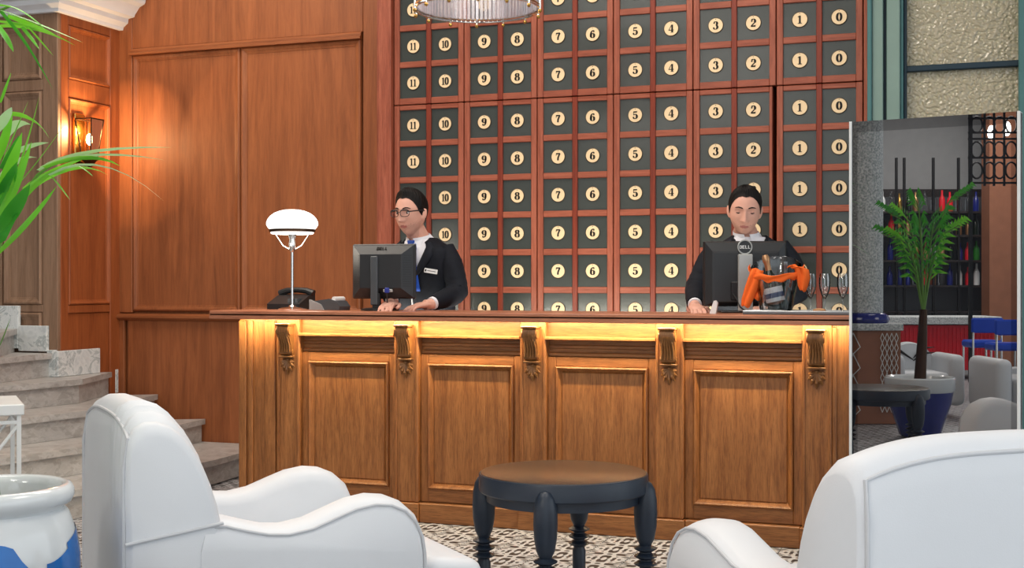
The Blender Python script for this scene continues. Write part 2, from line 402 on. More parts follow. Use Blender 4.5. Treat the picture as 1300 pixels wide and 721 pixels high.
for k, (z0, z1) in enumerate(zp):
    sbox('panel', ya, yb, z0, z1, XS-.03, XS-.014)
    if k < 2:
        mb = MB(); frame_mould(mb, 0, yb-ya, z0, z1, 0, .035, .02)
        mb.map(lambda p: Vector((XS-.014-p.y, ya+p.x, p.z))).build('panel_moulding', 'wood_orange', wl, True, 30)
# pier front (plane y = YP): daylight grey put into its wood colour
def pbox(name, u0, u1, z0, z1, y=YP, d=.03, mt='wood_pier_daylit'):
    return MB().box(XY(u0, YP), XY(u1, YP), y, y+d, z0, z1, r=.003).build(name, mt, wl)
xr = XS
MB().box(XY(54, YP), XS, YP, YP+.03, 0, 3.1, r=.004).build('stile', 'wood_pier_daylit', wl)
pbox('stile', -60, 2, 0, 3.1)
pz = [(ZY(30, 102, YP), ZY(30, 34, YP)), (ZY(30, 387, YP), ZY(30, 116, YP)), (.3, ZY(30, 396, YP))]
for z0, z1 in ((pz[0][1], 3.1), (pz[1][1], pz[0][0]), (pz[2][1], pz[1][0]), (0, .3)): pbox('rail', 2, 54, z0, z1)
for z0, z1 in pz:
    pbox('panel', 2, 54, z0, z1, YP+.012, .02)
    mb = MB(); frame_mould(mb, XY(4, YP), XY(53, YP), z0, z1, YP+.012, .05, .02); mb.build('panel_moulding', 'wood_pier_daylit', wl, True, 30)
MB().box(-8.5, XY(-58, YP), YP, YP+.03, 0, 3.1).build('panel', 'wood_pier_daylit', wl)
MB().box(-8.5, XS-.002, YP-.0, YP+.05, 3.1, CEIL).build('upper_wall', 'white_plaster', wl)
MB().box(XS-.05, XS-.002, YP, YW+.02, 3.1, CEIL).build('upper_wall', 'white_plaster', wl)
MB().box(-8.7, -8.5, -9, YP+.1, 0, CEIL).build('side_wall', 'wall_paint', wl)

# cornice running along the pier and the sconce wall
zc = 2.93
cp = [(0, 0), (.03, .0), (.035, .02), (.07, .045), (.075, .075), (.12, .085), (.125, .10), (.165, .15), (.20, .165), (.21, .18), (.21, .21), (.26, .225), (.30, .27), (.31, .30), (.31, .40), (0, .40)]
tr = MB()
tr.prism(cp, lambda a, b_, d: Vector((XS+a, (YP-a) if d < .5 else YW+.02, zc+b_)), 0, 1)
tr.prism(cp, lambda a, b_, d: Vector(((XS+a) if d > .5 else -8.5, YP-a, zc+b_)), 0, 1)
struct(tr.build('trim_1', 'white_plaster', None, True, 25), 'white stepped plaster cornice above the wood pier', 'cornice')

# right of the cabinets: teal window with hammered glass, wall beyond
wn = srt('window_1', 'teal framed window with two panes of hammered cathedral glass', 'window')
XK = lambda u: XY(u, YK)
def wbox(name, u0, u1, y0, mt, z0=0, z1=3.6, d=.12, r=.004): return MB().box(XK(u0), XK(u1), y0, y0+d, z0, z1, r=r).build(name, mt, wn)
wbox('frame_bead', 1102.5, 1108, YK-.09, 'teal', d=.3); wbox('frame_post', 1108, 1122, YK-.07, 'teal_light', d=.25)
wbox('frame_groove', 1122, 1126, YK-.03, 'teal_dark', d=.2); wbox('frame_post', 1126, 1143, YK-.05, 'teal_light', d=.22)
wbox('frame_bead', 1143, 1147, YK-.03, 'teal', d=.2); wbox('frame_groove', 1147, 1151, YK+.0, 'teal_dark', d=.15)
zt = 2.345
wbox('pane', 1150, 1294, YK+.05, 'hammered_glass', zt, 3.6, .012, 0); wbox('pane', 1150, 1294, YK+.05, 'hammered_glass', .9, zt, .012, 0)
wbox('glazing_bar', 1150, 1294, YK+.015, 'teal_dark', zt-.016, zt+.016, .05)
wbox('frame_post', 1293, 1325, YK-.05, 'teal', d=.22); wbox('apron', 1150, 1294, YK, 'teal_light', 0, .9, .1); wbox('head', 1103, 1325, YK-.06, 'teal_light', 3.6, 3.75, .25)
wr = srt('wall_right', 'plain grey plaster wall right of the window', 'wall')
MB().box(XK(1325), 4.5, YK-.02, YW+.02, 0, CEIL).build('wall_core', 'wall_paint', wr)

# ================================================================ STAIRCASE
RISE = .152
st = empty('staircase', 'grey marble winding staircase rising left beside the wood wall', 'stairs', (0, 0, 0))
C2 = lambda u, v, z: (lambda D: W((u-650)/FPX*D, D))((HC-z)*FPX/(v-360.5))
def wallpt(u): return Vector((XY(u, YW-.012), YW-.012, 0))
noses = []
for k, pts in enumerate([
        [(380, None), (303, 574), (270, 583), (108, 618.5), (88, 622)],
        [(256, None), (108, 566), (30, 577)],
        [(196, None), (107, 521), (30, 530)],
        [(137, 's'), (100, 481), (0, 490)],
        [(66, 's'), (40, 450), (0, 454)],
        [(20, 's'), (0, 421)]]):
    z = RISE*(k+1); line = []
    for u, v in pts:
        if v is None: p = wallpt(u)
        elif v == 's':
            p = Vector((XS+.005, yS(u), 0)) if u > 100 else Vector((XY(u, YP)-.0, YP-.01, 0))
        else: p = C2(u, v, z)
        line.append(Vector((p.x, p.y, 0)))
    d = (line[-1]-line[-2]).normalized()
    while line[-1].y > 4.6: line.append(line[-1]+d*.5)
    noses.append(line)
for k, line in enumerate(noses):
    z1, z0 = RISE*(k+1), RISE*k
    def strip(lo, hi, off, back):                # solid between the nose line (moved out by off) and a line behind it
        ring0, ring1 = [], []
        for i, p in enumerate(line):
            d = (line[min(i+1, len(line)-1)]-line[max(i-1, 0)]).normalized(); nrm = Vector((-d.y, d.x, 0))
            if nrm.x < 0: nrm = -nrm
            # outward is toward +x
            a = p+nrm*off
            if i == 0: a = Vector((p.x+off, p.y, 0))
            b_ = Vector((a.x-back, a.y, 0)) if k < 3 else p-nrm*back
            if k < 3: b_ = Vector((p.x-back, p.y, 0))
            if i == 0 and k >= 3: b_ = Vector((p.x-back, p.y, 0))
            b_.y = min(b_.y, YW-.012); 
            if b_.x < XS+.004: b_.y = min(b_.y, YP-.004)
            ring0.append((a, b_))
        m_ = MB()
        m_.loft([[Vector((a.x, a.y, lo)), Vector((a.x, a.y, hi)), Vector((b_.x, b_.y, hi)), Vector((b_.x, b_.y, lo))] for a, b_ in ring0])
        return m_
    bk = [1.25, 1.1, 1.0, .8, .75, .7][k]
    strip(z1-.035, z1, .028, bk).build('tread', 'marble', st)
    strip(z0+.001, z1-.036, 0, .12).build('riser', 'marble', st)
# stepped skirting stones along the walls
def skirt_x(u0, u1, v0, v1):
    MB().box(XY(u0, YP), XY(u1, YP), YP-.03, YP-.003, ZY(u1, v1, YP), ZY(u1, v0, YP), r=.003).build('skirting_stone', 'marble_white', st)
skirt_x(-60, 27, 388, 442); skirt_x(27.3, 63, 413.5, 446)
MB().box(XS+.002, XS+.028, YP-.03, yS(123), RISE*4+.001, zS(100, 443.5), r=.003).build('skirting_stone', 'marble_white', st)
MB().box(XY(63.3, YP), XS+.002, YP-.03, YP-.003, RISE*4+.001, zS(75, 444), r=.003).build('skirting_stone', 'marble_white', st)
MB().box(XS+.002, XY(147, YW), YW-.05, YW-.016, RISE*3+.001, ZY(140, 468, YW), r=.003).build('skirting_stone', 'marble_white', st)

# ================================================================ KEY CABINETS
SEG = {}
def stroke(pts, ws):
    quads = []
    for i in range(len(pts)-1):
        (x0, y0), (x1, y1) = pts[i], pts[i+1]
        def nrm(i_):
            a = pts[max(i_-1, 0)]; b_ = pts[min(i_+1, len(pts)-1)]
            d = Vector((b_[0]-a[0], b_[1]-a[1])); d = d.normalized() if d.length else Vector((1, 0)); return Vector((-d.y, d.x))
        n0, n1 = nrm(i)*ws[i]/2, nrm(i+1)*ws[i+1]/2
        quads.append([(x0+n0.x, y0+n0.y), (x1+n1.x, y1+n1.y), (x1-n1.x, y1-n1.y), (x0-n0.x, y0-n0.y)])
    return quads
def arc(cx, cy, rx, ry, a0, a1, n=12): return [(cx+rx*math.cos(R(a0+(a1-a0)*i/n)), cy+ry*math.sin(R(a0+(a1-a0)*i/n))) for i in range(n+1)]
def wv(pts, cx, thin, thick):                 # thick where the pen runs vertically
    out = []
    for i in range(len(pts)):
        a, b_ = pts[max(i-1, 0)], pts[min(i+1, len(pts)-1)]; d = Vector((b_[0]-a[0], b_[1]-a[1])); d = d.normalized() if d.length else Vector((1, 0))
        out.append(thin+(thick-thin)*abs(d.y)**1.5)
    return out
def glyph(ch):
    q = []
    def st_(p, thin=.07, thick=.29): q.extend(stroke(p, wv(p, 0, thin, thick)))
    def ball(x, y, r=.1): q.append([(x+r*math.cos(2*PI*i/10), y+r*math.sin(2*PI*i/10)) for i in range(10)])
    if ch == '0': st_(arc(0, .5, .24, .46, 0, 360, 28))
    if ch == '1': q.append([(-.11, .06), (.12, .06), (.12, .97), (-.11, .97)]); q.append([(-.24, 0), (.25, 0), (.25, .08), (-.24, .08)]); q.append([(-.27, .80), (-.11, .80), (-.11, .95), (-.2, .88)])
    if ch == '2': st_(arc(0, .70, .22, .26, 150, -40)); st_([(.17, .53), (.0, .36), (-.18, .2), (-.25, .06)], .12, .14); q.append([(-.3, 0), (.26, 0), (.3, .26), (.24, .2), (-.24, .16)]); ball(-.19, .72)
    if ch == '3': st_(arc(-.02, .74, .2, .22, 140, -80)); st_(arc(-.03, .28, .25, .26, 80, -150)); ball(-.19, .8); ball(-.24, .2)
    if ch == '4': q.append([(.02, .0), (.24, .0), (.24, .97), (.02, .97)]); q.append([(.02, .97), (.1, .97), (-.24, .34), (-.32, .34)]); q.append([(-.34, .24), (.34, .24), (.34, .34), (-.34, .34)]); q.append([(-.06, 0), (.32, 0), (.32, .06), (-.06, .06)])
    if ch == '5': q.append([(-.24, .8), (.24, .82), (.27, .98), (-.24, .97)]); q.append([(-.24, .5), (-.17, .5), (-.17, .9), (-.24, .9)]); st_(arc(-.02, .31, .25, .28, 135, -150)); ball(-.22, .2)
    if ch == '6': st_(arc(0, .29, .22, .27, 0, 360, 24)); st_([(-.22, .3), (-.23, .5), (-.16, .75), (-.02, .9), (.14, .93), (.2, .84)], .08, .24); ball(.17, .8, .09)
    if ch == '7': q.append([(-.28, .78), (.28, .84), (.28, .98), (-.28, .97)]); q.append([(-.28, .62), (-.22, .62), (-.2, .9), (-.28, .9)]); st_([(.25, .9), (.1, .6), (0, .35), (-.02, .02)], .1, .22)
    if ch == '8': st_(arc(0, .74, .19, .2, 0, 360, 22)); st_(arc(0, .27, .24, .25, 0, 360, 24))
    if ch == '9': st_(arc(0, .69, .22, .27, 0, 360, 24)); st_([(.22, .68), (.23, .48), (.16, .22), (.02, .08), (-.14, .05), (-.2, .14)], .08, .24); ball(-.17, .19, .09)
    return q
def plate_mesh(txt):
    mb = MB(); r = .0405
    ring = lambda rr, y: [Vector((rr*math.cos(2*PI*j/24), y, rr*math.sin(2*PI*j/24))) for j in range(24)]
    mb.loft([ring(r*1.09, 0), ring(r*1.09, -.004), ring(r*1.0, -.006), ring(r*.99, -.005)], 1, cap=False)
    mb.loft([ring(r*.995, -.0005), ring(r*.995, -.005)], 0)
    s, w = .045, .031
    for i, ch in enumerate(txt):
        ox = (i-(len(txt)-1)/2)*w*(.72 if '1' in txt and len(txt) == 2 else 1)
        sx = s*(.8 if len(txt) > 1 else 1.0)
        for g in glyph(ch):
            k = len(g); mb.add([(ox+a*sx, -.0062, (b_-.5)*s) for a, b_ in g]+[(ox+a*sx, -.0050, (b_-.5)*s) for a, b_ in g],
                               [tuple(range(k))]+[(i_, (i_+1) % k, k+(i_+1) % k, k+i_) for i_ in range(k)], 2)
    mb.tube([(0, -.005, r*.84), (0, -.0066, r*.84)], .0022, 6, 1)
    return mb.mesh('number_plate', ['plate_cream', 'plate_rim', 'ink'])
PW, PITCH, PAIR = .179, .2095, .4625
X11 = -3.1813; ROWH = .2225; PH = .186
panel_me = MB().box(-PW/2-.01, PW/2+.01, 0, .012, -PH/2-.01, PH/2+.01).mesh('number_panel', 'slate_panel')
ROWS = {'upper': [2.424+ROWH*i for i in range(4)], 'lower': [2.166-ROWH*i for i in range(6)]}
plates = {str(n): plate_mesh(str(n)) for n in range(12)}
NW = 'zero one two three four five six seven eight nine ten eleven'.split()
SPAN = {'upper': (2.293, 3.21), 'lower': (.93, 2.287)}
for blk in ('upper', 'lower'):
    z0, z1 = SPAN[blk]; rows = ROWS[blk]
    for c in range(6):
        na, nb = 11-2*c, 10-2*c
        xa, xb = X11+PAIR*c, X11+PAIR*c+PITCH; xm = (xa+xb)/2
        x0, x1 = xm-PAIR/2+.003, xm+PAIR/2-.003
        if blk == 'lower' and c == 4: x1 -= .018
        kc = empty('key_cabinet', 'mahogany key cabinet with slate panels numbered %s and %s, %s row' % (NW[na], NW[nb], blk), 'cabinet', (xm, YK, z0), group='numbered key cabinets on the back wall')
        L = lambda p: p
        MB().box(x0-xm, x1-xm, .03, .19, 0, z1-z0).build('carcass', 'mahogany', kc)
        for a, b_ in ((x0-xm, xa-PW/2-xm), (xa+PW/2-xm, xb-PW/2-xm), (xb+PW/2-xm, x1-xm)):
            MB().box(a, b_, 0, .03, 0, z1-z0, r=.003).build('stile', 'mahogany_dark' if a > x0-xm+.1 and b_ < x1-xm-.1 else 'mahogany', kc)
        edges = sorted([r_-PH/2 for r_ in rows]+[r_+PH/2 for r_ in rows]); edges = [z0]+edges+[z1]
        for i in range(0, len(edges), 2):
            for xc in (xa, xb):
                MB().box(xc-PW/2-xm, xc+PW/2-xm, .004, .03, edges[i]-z0, edges[i+1]-z0, r=.003).build('rail', 'mahogany_x', kc)
        for r_ in rows:
            for xc, n in ((xa, na), (xb, nb)):
                p = obj('number_panel', panel_me, kc, loc=(xc-xm, .016, r_-z0)); obj('number_plate', plates[str(n)], p)
# base plinth and side posts of the cabinet wall
kb = MB(); kb.box(-3.305, -.537, YK+.01, YK+.19, 0, .925, r=.004)
tag(kb.build('low_cupboard', 'mahogany'), 'low mahogany cupboard carrying the key cabinets behind the counter', 'cupboard')
pk = empty('cabinet_post', 'mahogany edge post between wood wall and cabinets numbered 11', 'post', (0, YK, 0))
MB().box(XK(482.5), XK(499), -.03, .19, 0, 3.21, r=.006, seg=2).build('post', 'mahogany', pk); MB().box(XK(499), -3.3065, .03, .19, 0, 3.21).build('gap_shade_strip', 'gap_shade', pk); MB().box(XK(480), XK(482.5), -.015, .19, 0, 3.21).build('bead', 'mahogany', pk)
pk = empty('cabinet_post', 'thin mahogany edge post between cabinets numbered 0 and window', 'post', (0, YK, 0))
MB().box(-.5345, -.529, .03, .19, 0, 3.21).build('gap_shade_strip', 'gap_shade', pk); MB().box(-.529, XK(1102.3), -.01, .19, 0, 3.21, r=.004).build('post', 'mahogany', pk)
struct(MB().box(XK(482), XK(1100), YK-.02, YK+.2, 3.215, 3.6, r=.01).build('trim_2', 'mahogany_x'), 'mahogany fascia board above the upper key cabinets', 'fascia')
# ================================================================ RECEPTION COUNTER
YC = 5.85
ct = empty('reception_counter', 'carved oak reception counter with raised panels and scroll corbels', 'counter', (-2.0, 6.0, 0))
def cb(mb, name, mt, smooth=False, ang=35, parent=ct, label=None):
    return mb.map(lambda p: p-Vector((-2.0, 6.0, 0))).build(name, mt, parent, smooth, ang, label)
PIL = [-3.351+.6767*i for i in range(5)]; PWD = .066
XL, XR = -3.65, -.46
ZB, ZTOP = 1.016, 1.0605
cb(MB().box(XL, XR, YC+.06, 6.2, .0, ZB+.0138), 'carcass', 'oak')
cb(MB().box(XL-.128, XR+.02, YC-.085, 6.28, ZB+.014, ZTOP, r=.006, seg=2).box(XL-.128, XR+.02, YC-.085, YC-.072, ZB, ZB+.03, r=.003).box(XL-.128, XL-.114, YC-.08, 6.28, ZB, ZB+.03, r=.003).box(XL-.128, XR+.02, 6.264, 6.28, ZB, ZB+.03, r=.003), 'worktop', 'slab')
cb(MB().box(XL-.03, XR, YC-.0715, YC-.044, ZB+.008, ZB+.0138), 'led_channel', 'white_metal')
for i, x in enumerate(PIL):
    cb(MB().box(x-PWD, x+PWD, YC, YC+.06, .1, ZB+.0135, r=.004), 'pilaster', 'oak')
    m_ = MB()
    for sx in (-1, 1): m_.box(x+sx*(PWD-.008)-.007, x+sx*(PWD-.008)+.007, YC-.006, YC+.001, .1, ZB-.012, r=.003)
    cb(m_, 'pilaster_bead', 'oak')
    cb(MB().box(x-PWD-.008, x+PWD+.008, YC-.02, YC+.06, 0, .098, r=.004), 'pilaster_foot', 'oak_x')
    # scroll corbel: S-profile prism with volutes, acanthus leaf and pendant
    co_ = MB(); prof = [(0, .985), (.055, .985), (.066, .972), (.068, .95), (.058, .93), (.045, .915), (.036, .895), (.031, .872), (.034, .852), (.03, .838), (.02, .828), (0, .826)]
    co_.prism(prof, lambda a, b_, d: Vector((d, YC-a, b_)), x-.034, x+.034)
    cor = cb(co_, 'corbel', 'oak_carved', True, 40)
    e = MB()
    for sx in (-1, 1):
        e.tube([(x+sx*.034, YC-.045, .955), (x+sx*.04, YC-.045, .955)], .02, 12); e.tube([(x+sx*.034, YC-.018, .848), (x+sx*.039, YC-.018, .848)], .013, 10)
    e.box(x-.041, x+.041, YC-.07, YC, .984, .996, r=.003); e.box(x-.04, x+.04, YC-.034, YC, .816, .826, r=.003)
    for j in range(5):                                        # acanthus ribs
        xo = (j-2)*.013
        e.tube([(x+xo*.5, YC-.066, .955), (x+xo*.9, YC-.052, .92), (x+xo, YC-.036, .885), (x+xo*1.1, YC-.038, .845)], [.004, .007, .006, .003], 6)
    o_ = cb(e, 'scroll', 'oak_carved', True, 40, cor); 
    e = MB()
    for j in range(7):                                        # hanging palmette
        a = R(-90+(j-3)*27); l = (.066, .056, .048, .038)[abs(j-3)]
        p0 = Vector((x, YC-.008, .80)); p1 = p0+Vector((math.cos(a)*l*.6, -.006, math.sin(a)*l*.7)); p2 = p0+Vector((math.cos(a)*l, .004, math.sin(a)*l*1.1))
        e.tube([p0, p1, p2], [.005, .0105, .003], 7)
    e.ell((x, YC-.008, .803), (.011, .009, .011), 10, 6)
    cb(e, 'pendant_leaf', 'oak_carved', True, 40, cor)
def bay(x0, x1):
    m_ = MB()                                                 # lit cove and ledge
    prof = [(0, ZB+.0135), (0, .945), (.04, .945), (.046, .94), (.046, .932), (.034, .928), (0, .926), (-.02, .926), (-.02, ZB+.0135)]
    m_.prism(prof, lambda a, b_, d: Vector((d, YC+.03-a, b_)), x0, x1); cb(m_, 'cove', 'oak_x', True, 30)
    m_ = MB(); prof = [(-.0, .926), (-.0, .905), (.006, .9), (.006, .888), (-.004, .884), (-.004, .868), (.008, .862), (.008, .85), (-.0, .845), (-.02, .845), (-.02, .926)]
    m_.prism(prof, lambda a, b_, d: Vector((d, YC+.052-a, b_)), x0, x1); cb(m_, 'frieze_moulding', 'oak_x', True, 30)
    zs = [.1, .168, .80, .845]; xs = [x0, x0+.042, x1-.042, x1]
    cb(MB().box(xs[0], xs[1], YC+.03, YC+.06, .1, .845, r=.003), 'stile', 'oak'); cb(MB().box(xs[2], xs[3], YC+.03, YC+.06, .1, .845, r=.003), 'stile', 'oak')
    cb(MB().box(xs[1], xs[2], YC+.031, YC+.06, zs[0], zs[1], r=.003), 'rail', 'oak_x'); cb(MB().box(xs[1], xs[2], YC+.031, YC+.06, zs[2], zs[3], r=.003), 'rail', 'oak_x')
    m_ = MB(); frame_mould(m_, xs[1], xs[2], zs[1], zs[2], YC+.031, .03, .02, prof=[(0, 0), (.05, .016), (.25, .02), (.45, .014), (.6, .004), (.8, -.006), (1, -.012), (1, -.02), (0, -.02)])
    cb(m_, 'panel_moulding', 'oak', True, 30)
    cb(MB().box(xs[1]+.028, xs[2]-.028, YC+.036, YC+.06, zs[1]+.028, zs[2]-.028, r=.004), 'panel', 'oak')
    cb(MB().box(x0+.008, x1-.008, YC-.006, YC+.06, 0, .098, r=.004), 'plinth', 'oak_x')
for i in range(4): bay(PIL[i]+PWD, PIL[i+1]-PWD)
# left end: fluted boards; right end board
XE = PIL[0]-PWD
m_ = MB().box(XL, XE, YC+.012, YC+.06, .0, ZB+.0135, r=.003); cb(m_, 'end_board', 'oak')
for a, b_ in ((XL+.0, XL+.045), (XL+.06, XL+.085), (XE-.075, XE-.012)):
    cb(MB().box(a, b_, YC-.002, YC+.014, .0, ZB-.01, r=.004), 'end_fillet', 'oak')
cb(MB().box(PIL[4]+PWD, XR, YC+.02, YC+.06, .0, ZB+.0135, r=.003), 'end_board', 'oak')
cb(MB().box(PIL[4]+PWD, PIL[4]+PWD+.02, YC+.0, YC+.022, .0, ZB-.01, r=.004), 'end_fillet', 'oak')
# LED strip tucked under the worktop
led = cb(MB().box(XL-.02, XR, YC-.064, YC-.052, ZB+.004, ZB+.0078), 'led_strip', 'led_warm')
for x0, x1 in [(XL, XE-.0)]+[(PIL[i]-PWD, PIL[i+1]-PWD) for i in range(4)]+[(PIL[4]-PWD, XR)]:
    lo = area('led_light', ((x0+x1)/2, YC-.058, ZB+.003), (x1-x0), 8.5*(x1-x0), (1, .79, .47), (R(18), 0, 0), .012)

# staff worktop light behind the counter
lo = area('desk_light', (-2.0, 6.30, ZB-.03), 2.6, 14, (1, .95, .8), (R(98), 0, 0), .03)

# ================================================================ LAMP on the counter
zt_ = ZTOP+.0005
lp = onY(371, 391, 6.02); tl = empty('table_lamp', 'lit chrome table lamp with white opal dome shade on the counter', 'lamp', (lp.x, 6.02, zt_))
k = DY(371, 6.02)/FPX
zz = lambda v: (ZY(371, v, 6.02)-zt_)
MB().lathe([(.075, 0), (.076, .006), (.06, .012), (.02, .018), (.012, .026)], 32).build('base', 'chrome', tl, True)
MB().tube([(0, 0, .02), (0, 0, zz(318))], .0075, 14).build('pole', 'chrome', tl, True)
MB().lathe([(.008, zz(320)), (.018, zz(316)), (.02, zz(308)), (.016, zz(304)), (.022, zz(300)), (.022, zz(294))], 18).build('socket', 'chrome', tl, True)
for j in range(3):
    a = TH+(0, PI, PI/2)[j]
    MB().tube([(.012*math.cos(a), .012*math.sin(a), zz(317)), (.05*math.cos(a), .05*math.sin(a), zz(312)), (.095*math.cos(a), .095*math.sin(a), zz(296))], .0035, 8).build('strut', 'chrome', tl, True)
MB().lathe([(.115, zz(295)), (.124, zz(294.2)), (.124, zz(291.2)), (.118, zz(290.8))], 40).build('ring', 'bronze', tl, True)
sh = [(.10, zz(297.5)), (.112, zz(297)), (.116, zz(295.5)), (.114, zz(294)), (.118, zz(292)), (.13, zz(289)), (.138, zz(285.5)), (.1375, zz(282)), (.13, zz(278)), (.116, zz(274)), (.096, zz(270.6)), (.07, zz(268)), (.04, zz(266.4)), (.004, zz(265.8))]
MB().lathe(sh, 40).build('shade', 'opal', tl, True, 60)
l = bpy.data.lights.new('lamp_light', 'POINT'); l.energy = 4; l.color = (1, .9, .75); l.shadow_soft_size = .1
o = bpy.data.objects.new('lamp_light', l); COL.objects.link(o); o.location = (lp.x, 6.02-.02, zt_+zz(306)-.02)

# ================================================================ TELEPHONE and CARD TERMINAL
p = onY(371, 391, 6.2)
ph = empty('desk_telephone', 'black desk telephone behind the lamp base', 'telephone', (p.x, 6.19, zt_), R(0))
m_ = MB(); m_.prism([(-.09, 0), (.09, 0), (.09, .03), (-.02, .075), (-.09, .085)], lambda a, b_, d: Vector((d, -a, b_)), -.10, .10); m_.build('body', 'black_plastic', ph)
hs = MB(); hs.tube([(-.105, .06, .085), (-.06, .06, .102), (.0, .06, .106), (.06, .06, .102), (.105, .06, .085)], [.022, .017, .015, .017, .022], 10); hs.build('handset', 'black_plastic', ph, True)
MB().box(-.10, .03, .0865, .0935, .03, .08, r=.003).build('front_edge', 'grey_plastic', ph)
ks = MB()
for i in range(4):
    for j in range(3): ks.box(.02+j*.022, .036+j*.022, -.075+i*.022, -.06+i*.022, .03, .06)
ks.build('keypad', 'grey_plastic', ph)
p = onY(421, 393, 6.1)
te = empty('card_terminal', 'grey card payment terminal lying beside the telephone', 'terminal', (p.x, 6.08, zt_), R(-12))
m_ = MB(); m_.prism([(-.10, 0), (.10, 0), (.105, .02), (.08, .048), (.03, .06), (-.1, .045)], lambda a, b_, d: Vector((a, d, b_)), -.045, .045); m_.build('body', 'grey_plastic', te, True, 30)
m_ = MB(); m_.prism([(-.1, .0), (-.0, .0), (-.02, .03), (-.1, .056)], lambda a, b_, d: Vector((a, d, b_)), -.052, -.044); m_.build('side_panel', 'light_grey_plastic', te)
MB().tube([(.06, -.04, .058), (.06, .04, .058)], .014, 12).build('paper_roll', 'white_plastic', te, True)

# ================================================================ MONITORS
def txt_mesh(body, size, mt, parent, mtx, name='logo'):
    """block letters D E L L from bars"""
    L_ = {'D': [(0, 0, .2, 1), (0, 0, .6, .18), (0, .82, .6, 1), (.52, .14, .76, .86)], 'E': [(0, 0, .2, 1), (0, 0, .66, .18), (0, .41, .58, .59), (0, .82, .66, 1)], 'L': [(0, 0, .2, 1), (0, 0, .62, .18)]}
    m_ = MB(); x = 0; tot = len(body)*.86-.2
    for ch in body:
        for a, b_, c_, d_ in L_[ch]: m_.box((x+a-tot/2)*size, (x+c_-tot/2)*size, -.0015, 0, (b_-.5)*size, (d_-.5)*size)
        x += .86
    m_.map(lambda p: mtx @ p); return m_.build(name, mt, parent)
# left monitor (its back towards us)
pm = onY(487, 391, 6.02); m1 = empty('computer_monitor', 'square black computer monitor seen from behind, before the man with glasses', 'monitor', (pm.x, 6.02, zt_), R(19.8-16))
kx = DY(487, 6.02)/FPX
w2, zb_, zt2 = .176, (391-376)*kx, (391-306.5)*kx
m_ = MB().box(-w2, w2, .0, .022, zb_, zt2, r=.006); m_.build('bezel', 'black_plastic', m1)
zc_, hz_ = (zb_+zt2)/2, (zt2-zb_)/2
m_ = MB(); ring = lambda fx, fz, y, dz=0: [Vector((sx*w2*fx, y, zc_+dz+sz*hz_*fz)) for sx, sz in ((-1, -1), (1, -1), (1, 1), (-1, 1))]
m_.loft([ring(.97, .96, 0), ring(.95, .94, -.006), ring(.66, .62, -.045), ring(.64, .6, -.046)]); m_.build('rear_shell', 'monitor_back', m1)
m_ = MB()
for j in range(14):
    z = zc_-hz_*.55+j*hz_*.085
    for sx in (-1, 1): m_.box(sx*w2*.70, sx*w2*.92, -.034, -.008, z, z+.004)
m_.map(lambda p: Vector((p.x, -.008-.036*(1-(abs(p.x)/w2-.68)/.27)*(1) if p.y < -.02 else p.y, p.z))); m_.build('vent_slats', 'black_plastic', m1)['kind'] = 'stuff'
MB().box(-.05, -.012, -.062, -.04, .03, zc_+hz_*.55, r=.004).build('stand_neck', 'grey_plastic', m1)
MB().box(-.045, -.004, -.05, -.02, 0.01, zb_+.03, r=.004).build('stand_stem', 'black_plastic', m1)
MB().lathe([(.1, 0), (.1, .008), (.08, .014), (.03, .016)], 28, (-.02, .0, 0)).build('stand_base', 'black_plastic', m1, True)
MB().box(.02, .07, -.058, -.045, zb_+.035, zb_+.05, r=.002).build('port_strip', 'silver_plastic', m1)
MB().box(.032, .056, -.072, -.055, zb_+.03, zb_+.058, r=.004).build('video_plug', 'blue_plug', m1)
MB().tube([(.044, -.065, zb_+.03), (.044, -.06, zb_-.01), (.03, -.03, .02), (.0, .05, .006)], .004, 8).build('cable', 'black_plastic', m1, True)
txt_mesh('DELL', .018, 'ink', m1, Matrix.Translation((.0, -.0215, zt2-.024)) @ Matrix.Rotation(R(-40.5), 4, 'X'))
# right monitor
pm = onY(942, 396, 6.16); m2 = empty('computer_monitor', 'wide black computer monitor with round logo and silver stand beside the ice bucket', 'monitor', (pm.x, 6.16, zt_), R(19.8-2))
kx = DY(942, 6.16)/FPX
zb_, zt2 = (395-387)*kx, (395-304)*kx; xl, xr_ = (893-942)*kx, (998-942)*kx
m_ = MB().box(xl, xr_, .0, .02, zb_, zt2, r=.005); m_.build('bezel', 'black_plastic', m2)
m_ = MB(); rr = lambda ix, iz, y: [Vector((xl+ix, y, zb_+iz*.4)), Vector((xr_-ix, y, zb_+iz*.4)), Vector((xr_-ix, y, zt2-iz)), Vector((xl+ix, y, zt2-iz))]
m_.loft([rr(.004, .004, 0), rr(.008, .008, -.012), rr(.04, .05, -.032), rr(.05, .06, -.034)]); m_.build('rear_shell', 'monitor_back', m2)
MB().box(-.06, .06, -.045, -.033, zb_+.03, zb_+.12, r=.004).build('mount_recess', 'black_plastic', m2)
MB().box((935-942)*kx, (953-942)*kx, -.07, -.04, .008, (396-322)*kx, r=.004).build('stand_column', 'silver_plastic', m2)
MB().box(-.11, .11, -.07, .09, 0, .01, r=.004).build('stand_base', 'black_plastic', m2)
zl = (396-313)*kx
m_ = MB(); m_.tube([(.008+.033*math.cos(2*PI*j/28), -.042, zl+.033*math.sin(2*PI*j/28)) for j in range(29)], .0035, 6, cap=False); lg = m_.build('logo_ring', 'silver_plastic', m2, True)
MB().tube([(.008, -.036, zl), (.008, -.041, zl)], .034, 24).build('logo_disc', 'logo_grey', m2)
txt_mesh('DELL', .016, 'white_plastic', m2, Matrix.Translation((.008, -.0412, zl)))
MB().tube([(-.05, -.05, zb_+.06), (-.03, -.06, zb_+.03), (-.02, -.07, zb_+.0), (.0, -.08, .012)], .004, 8).build('cable', 'black_plastic', m2, True)
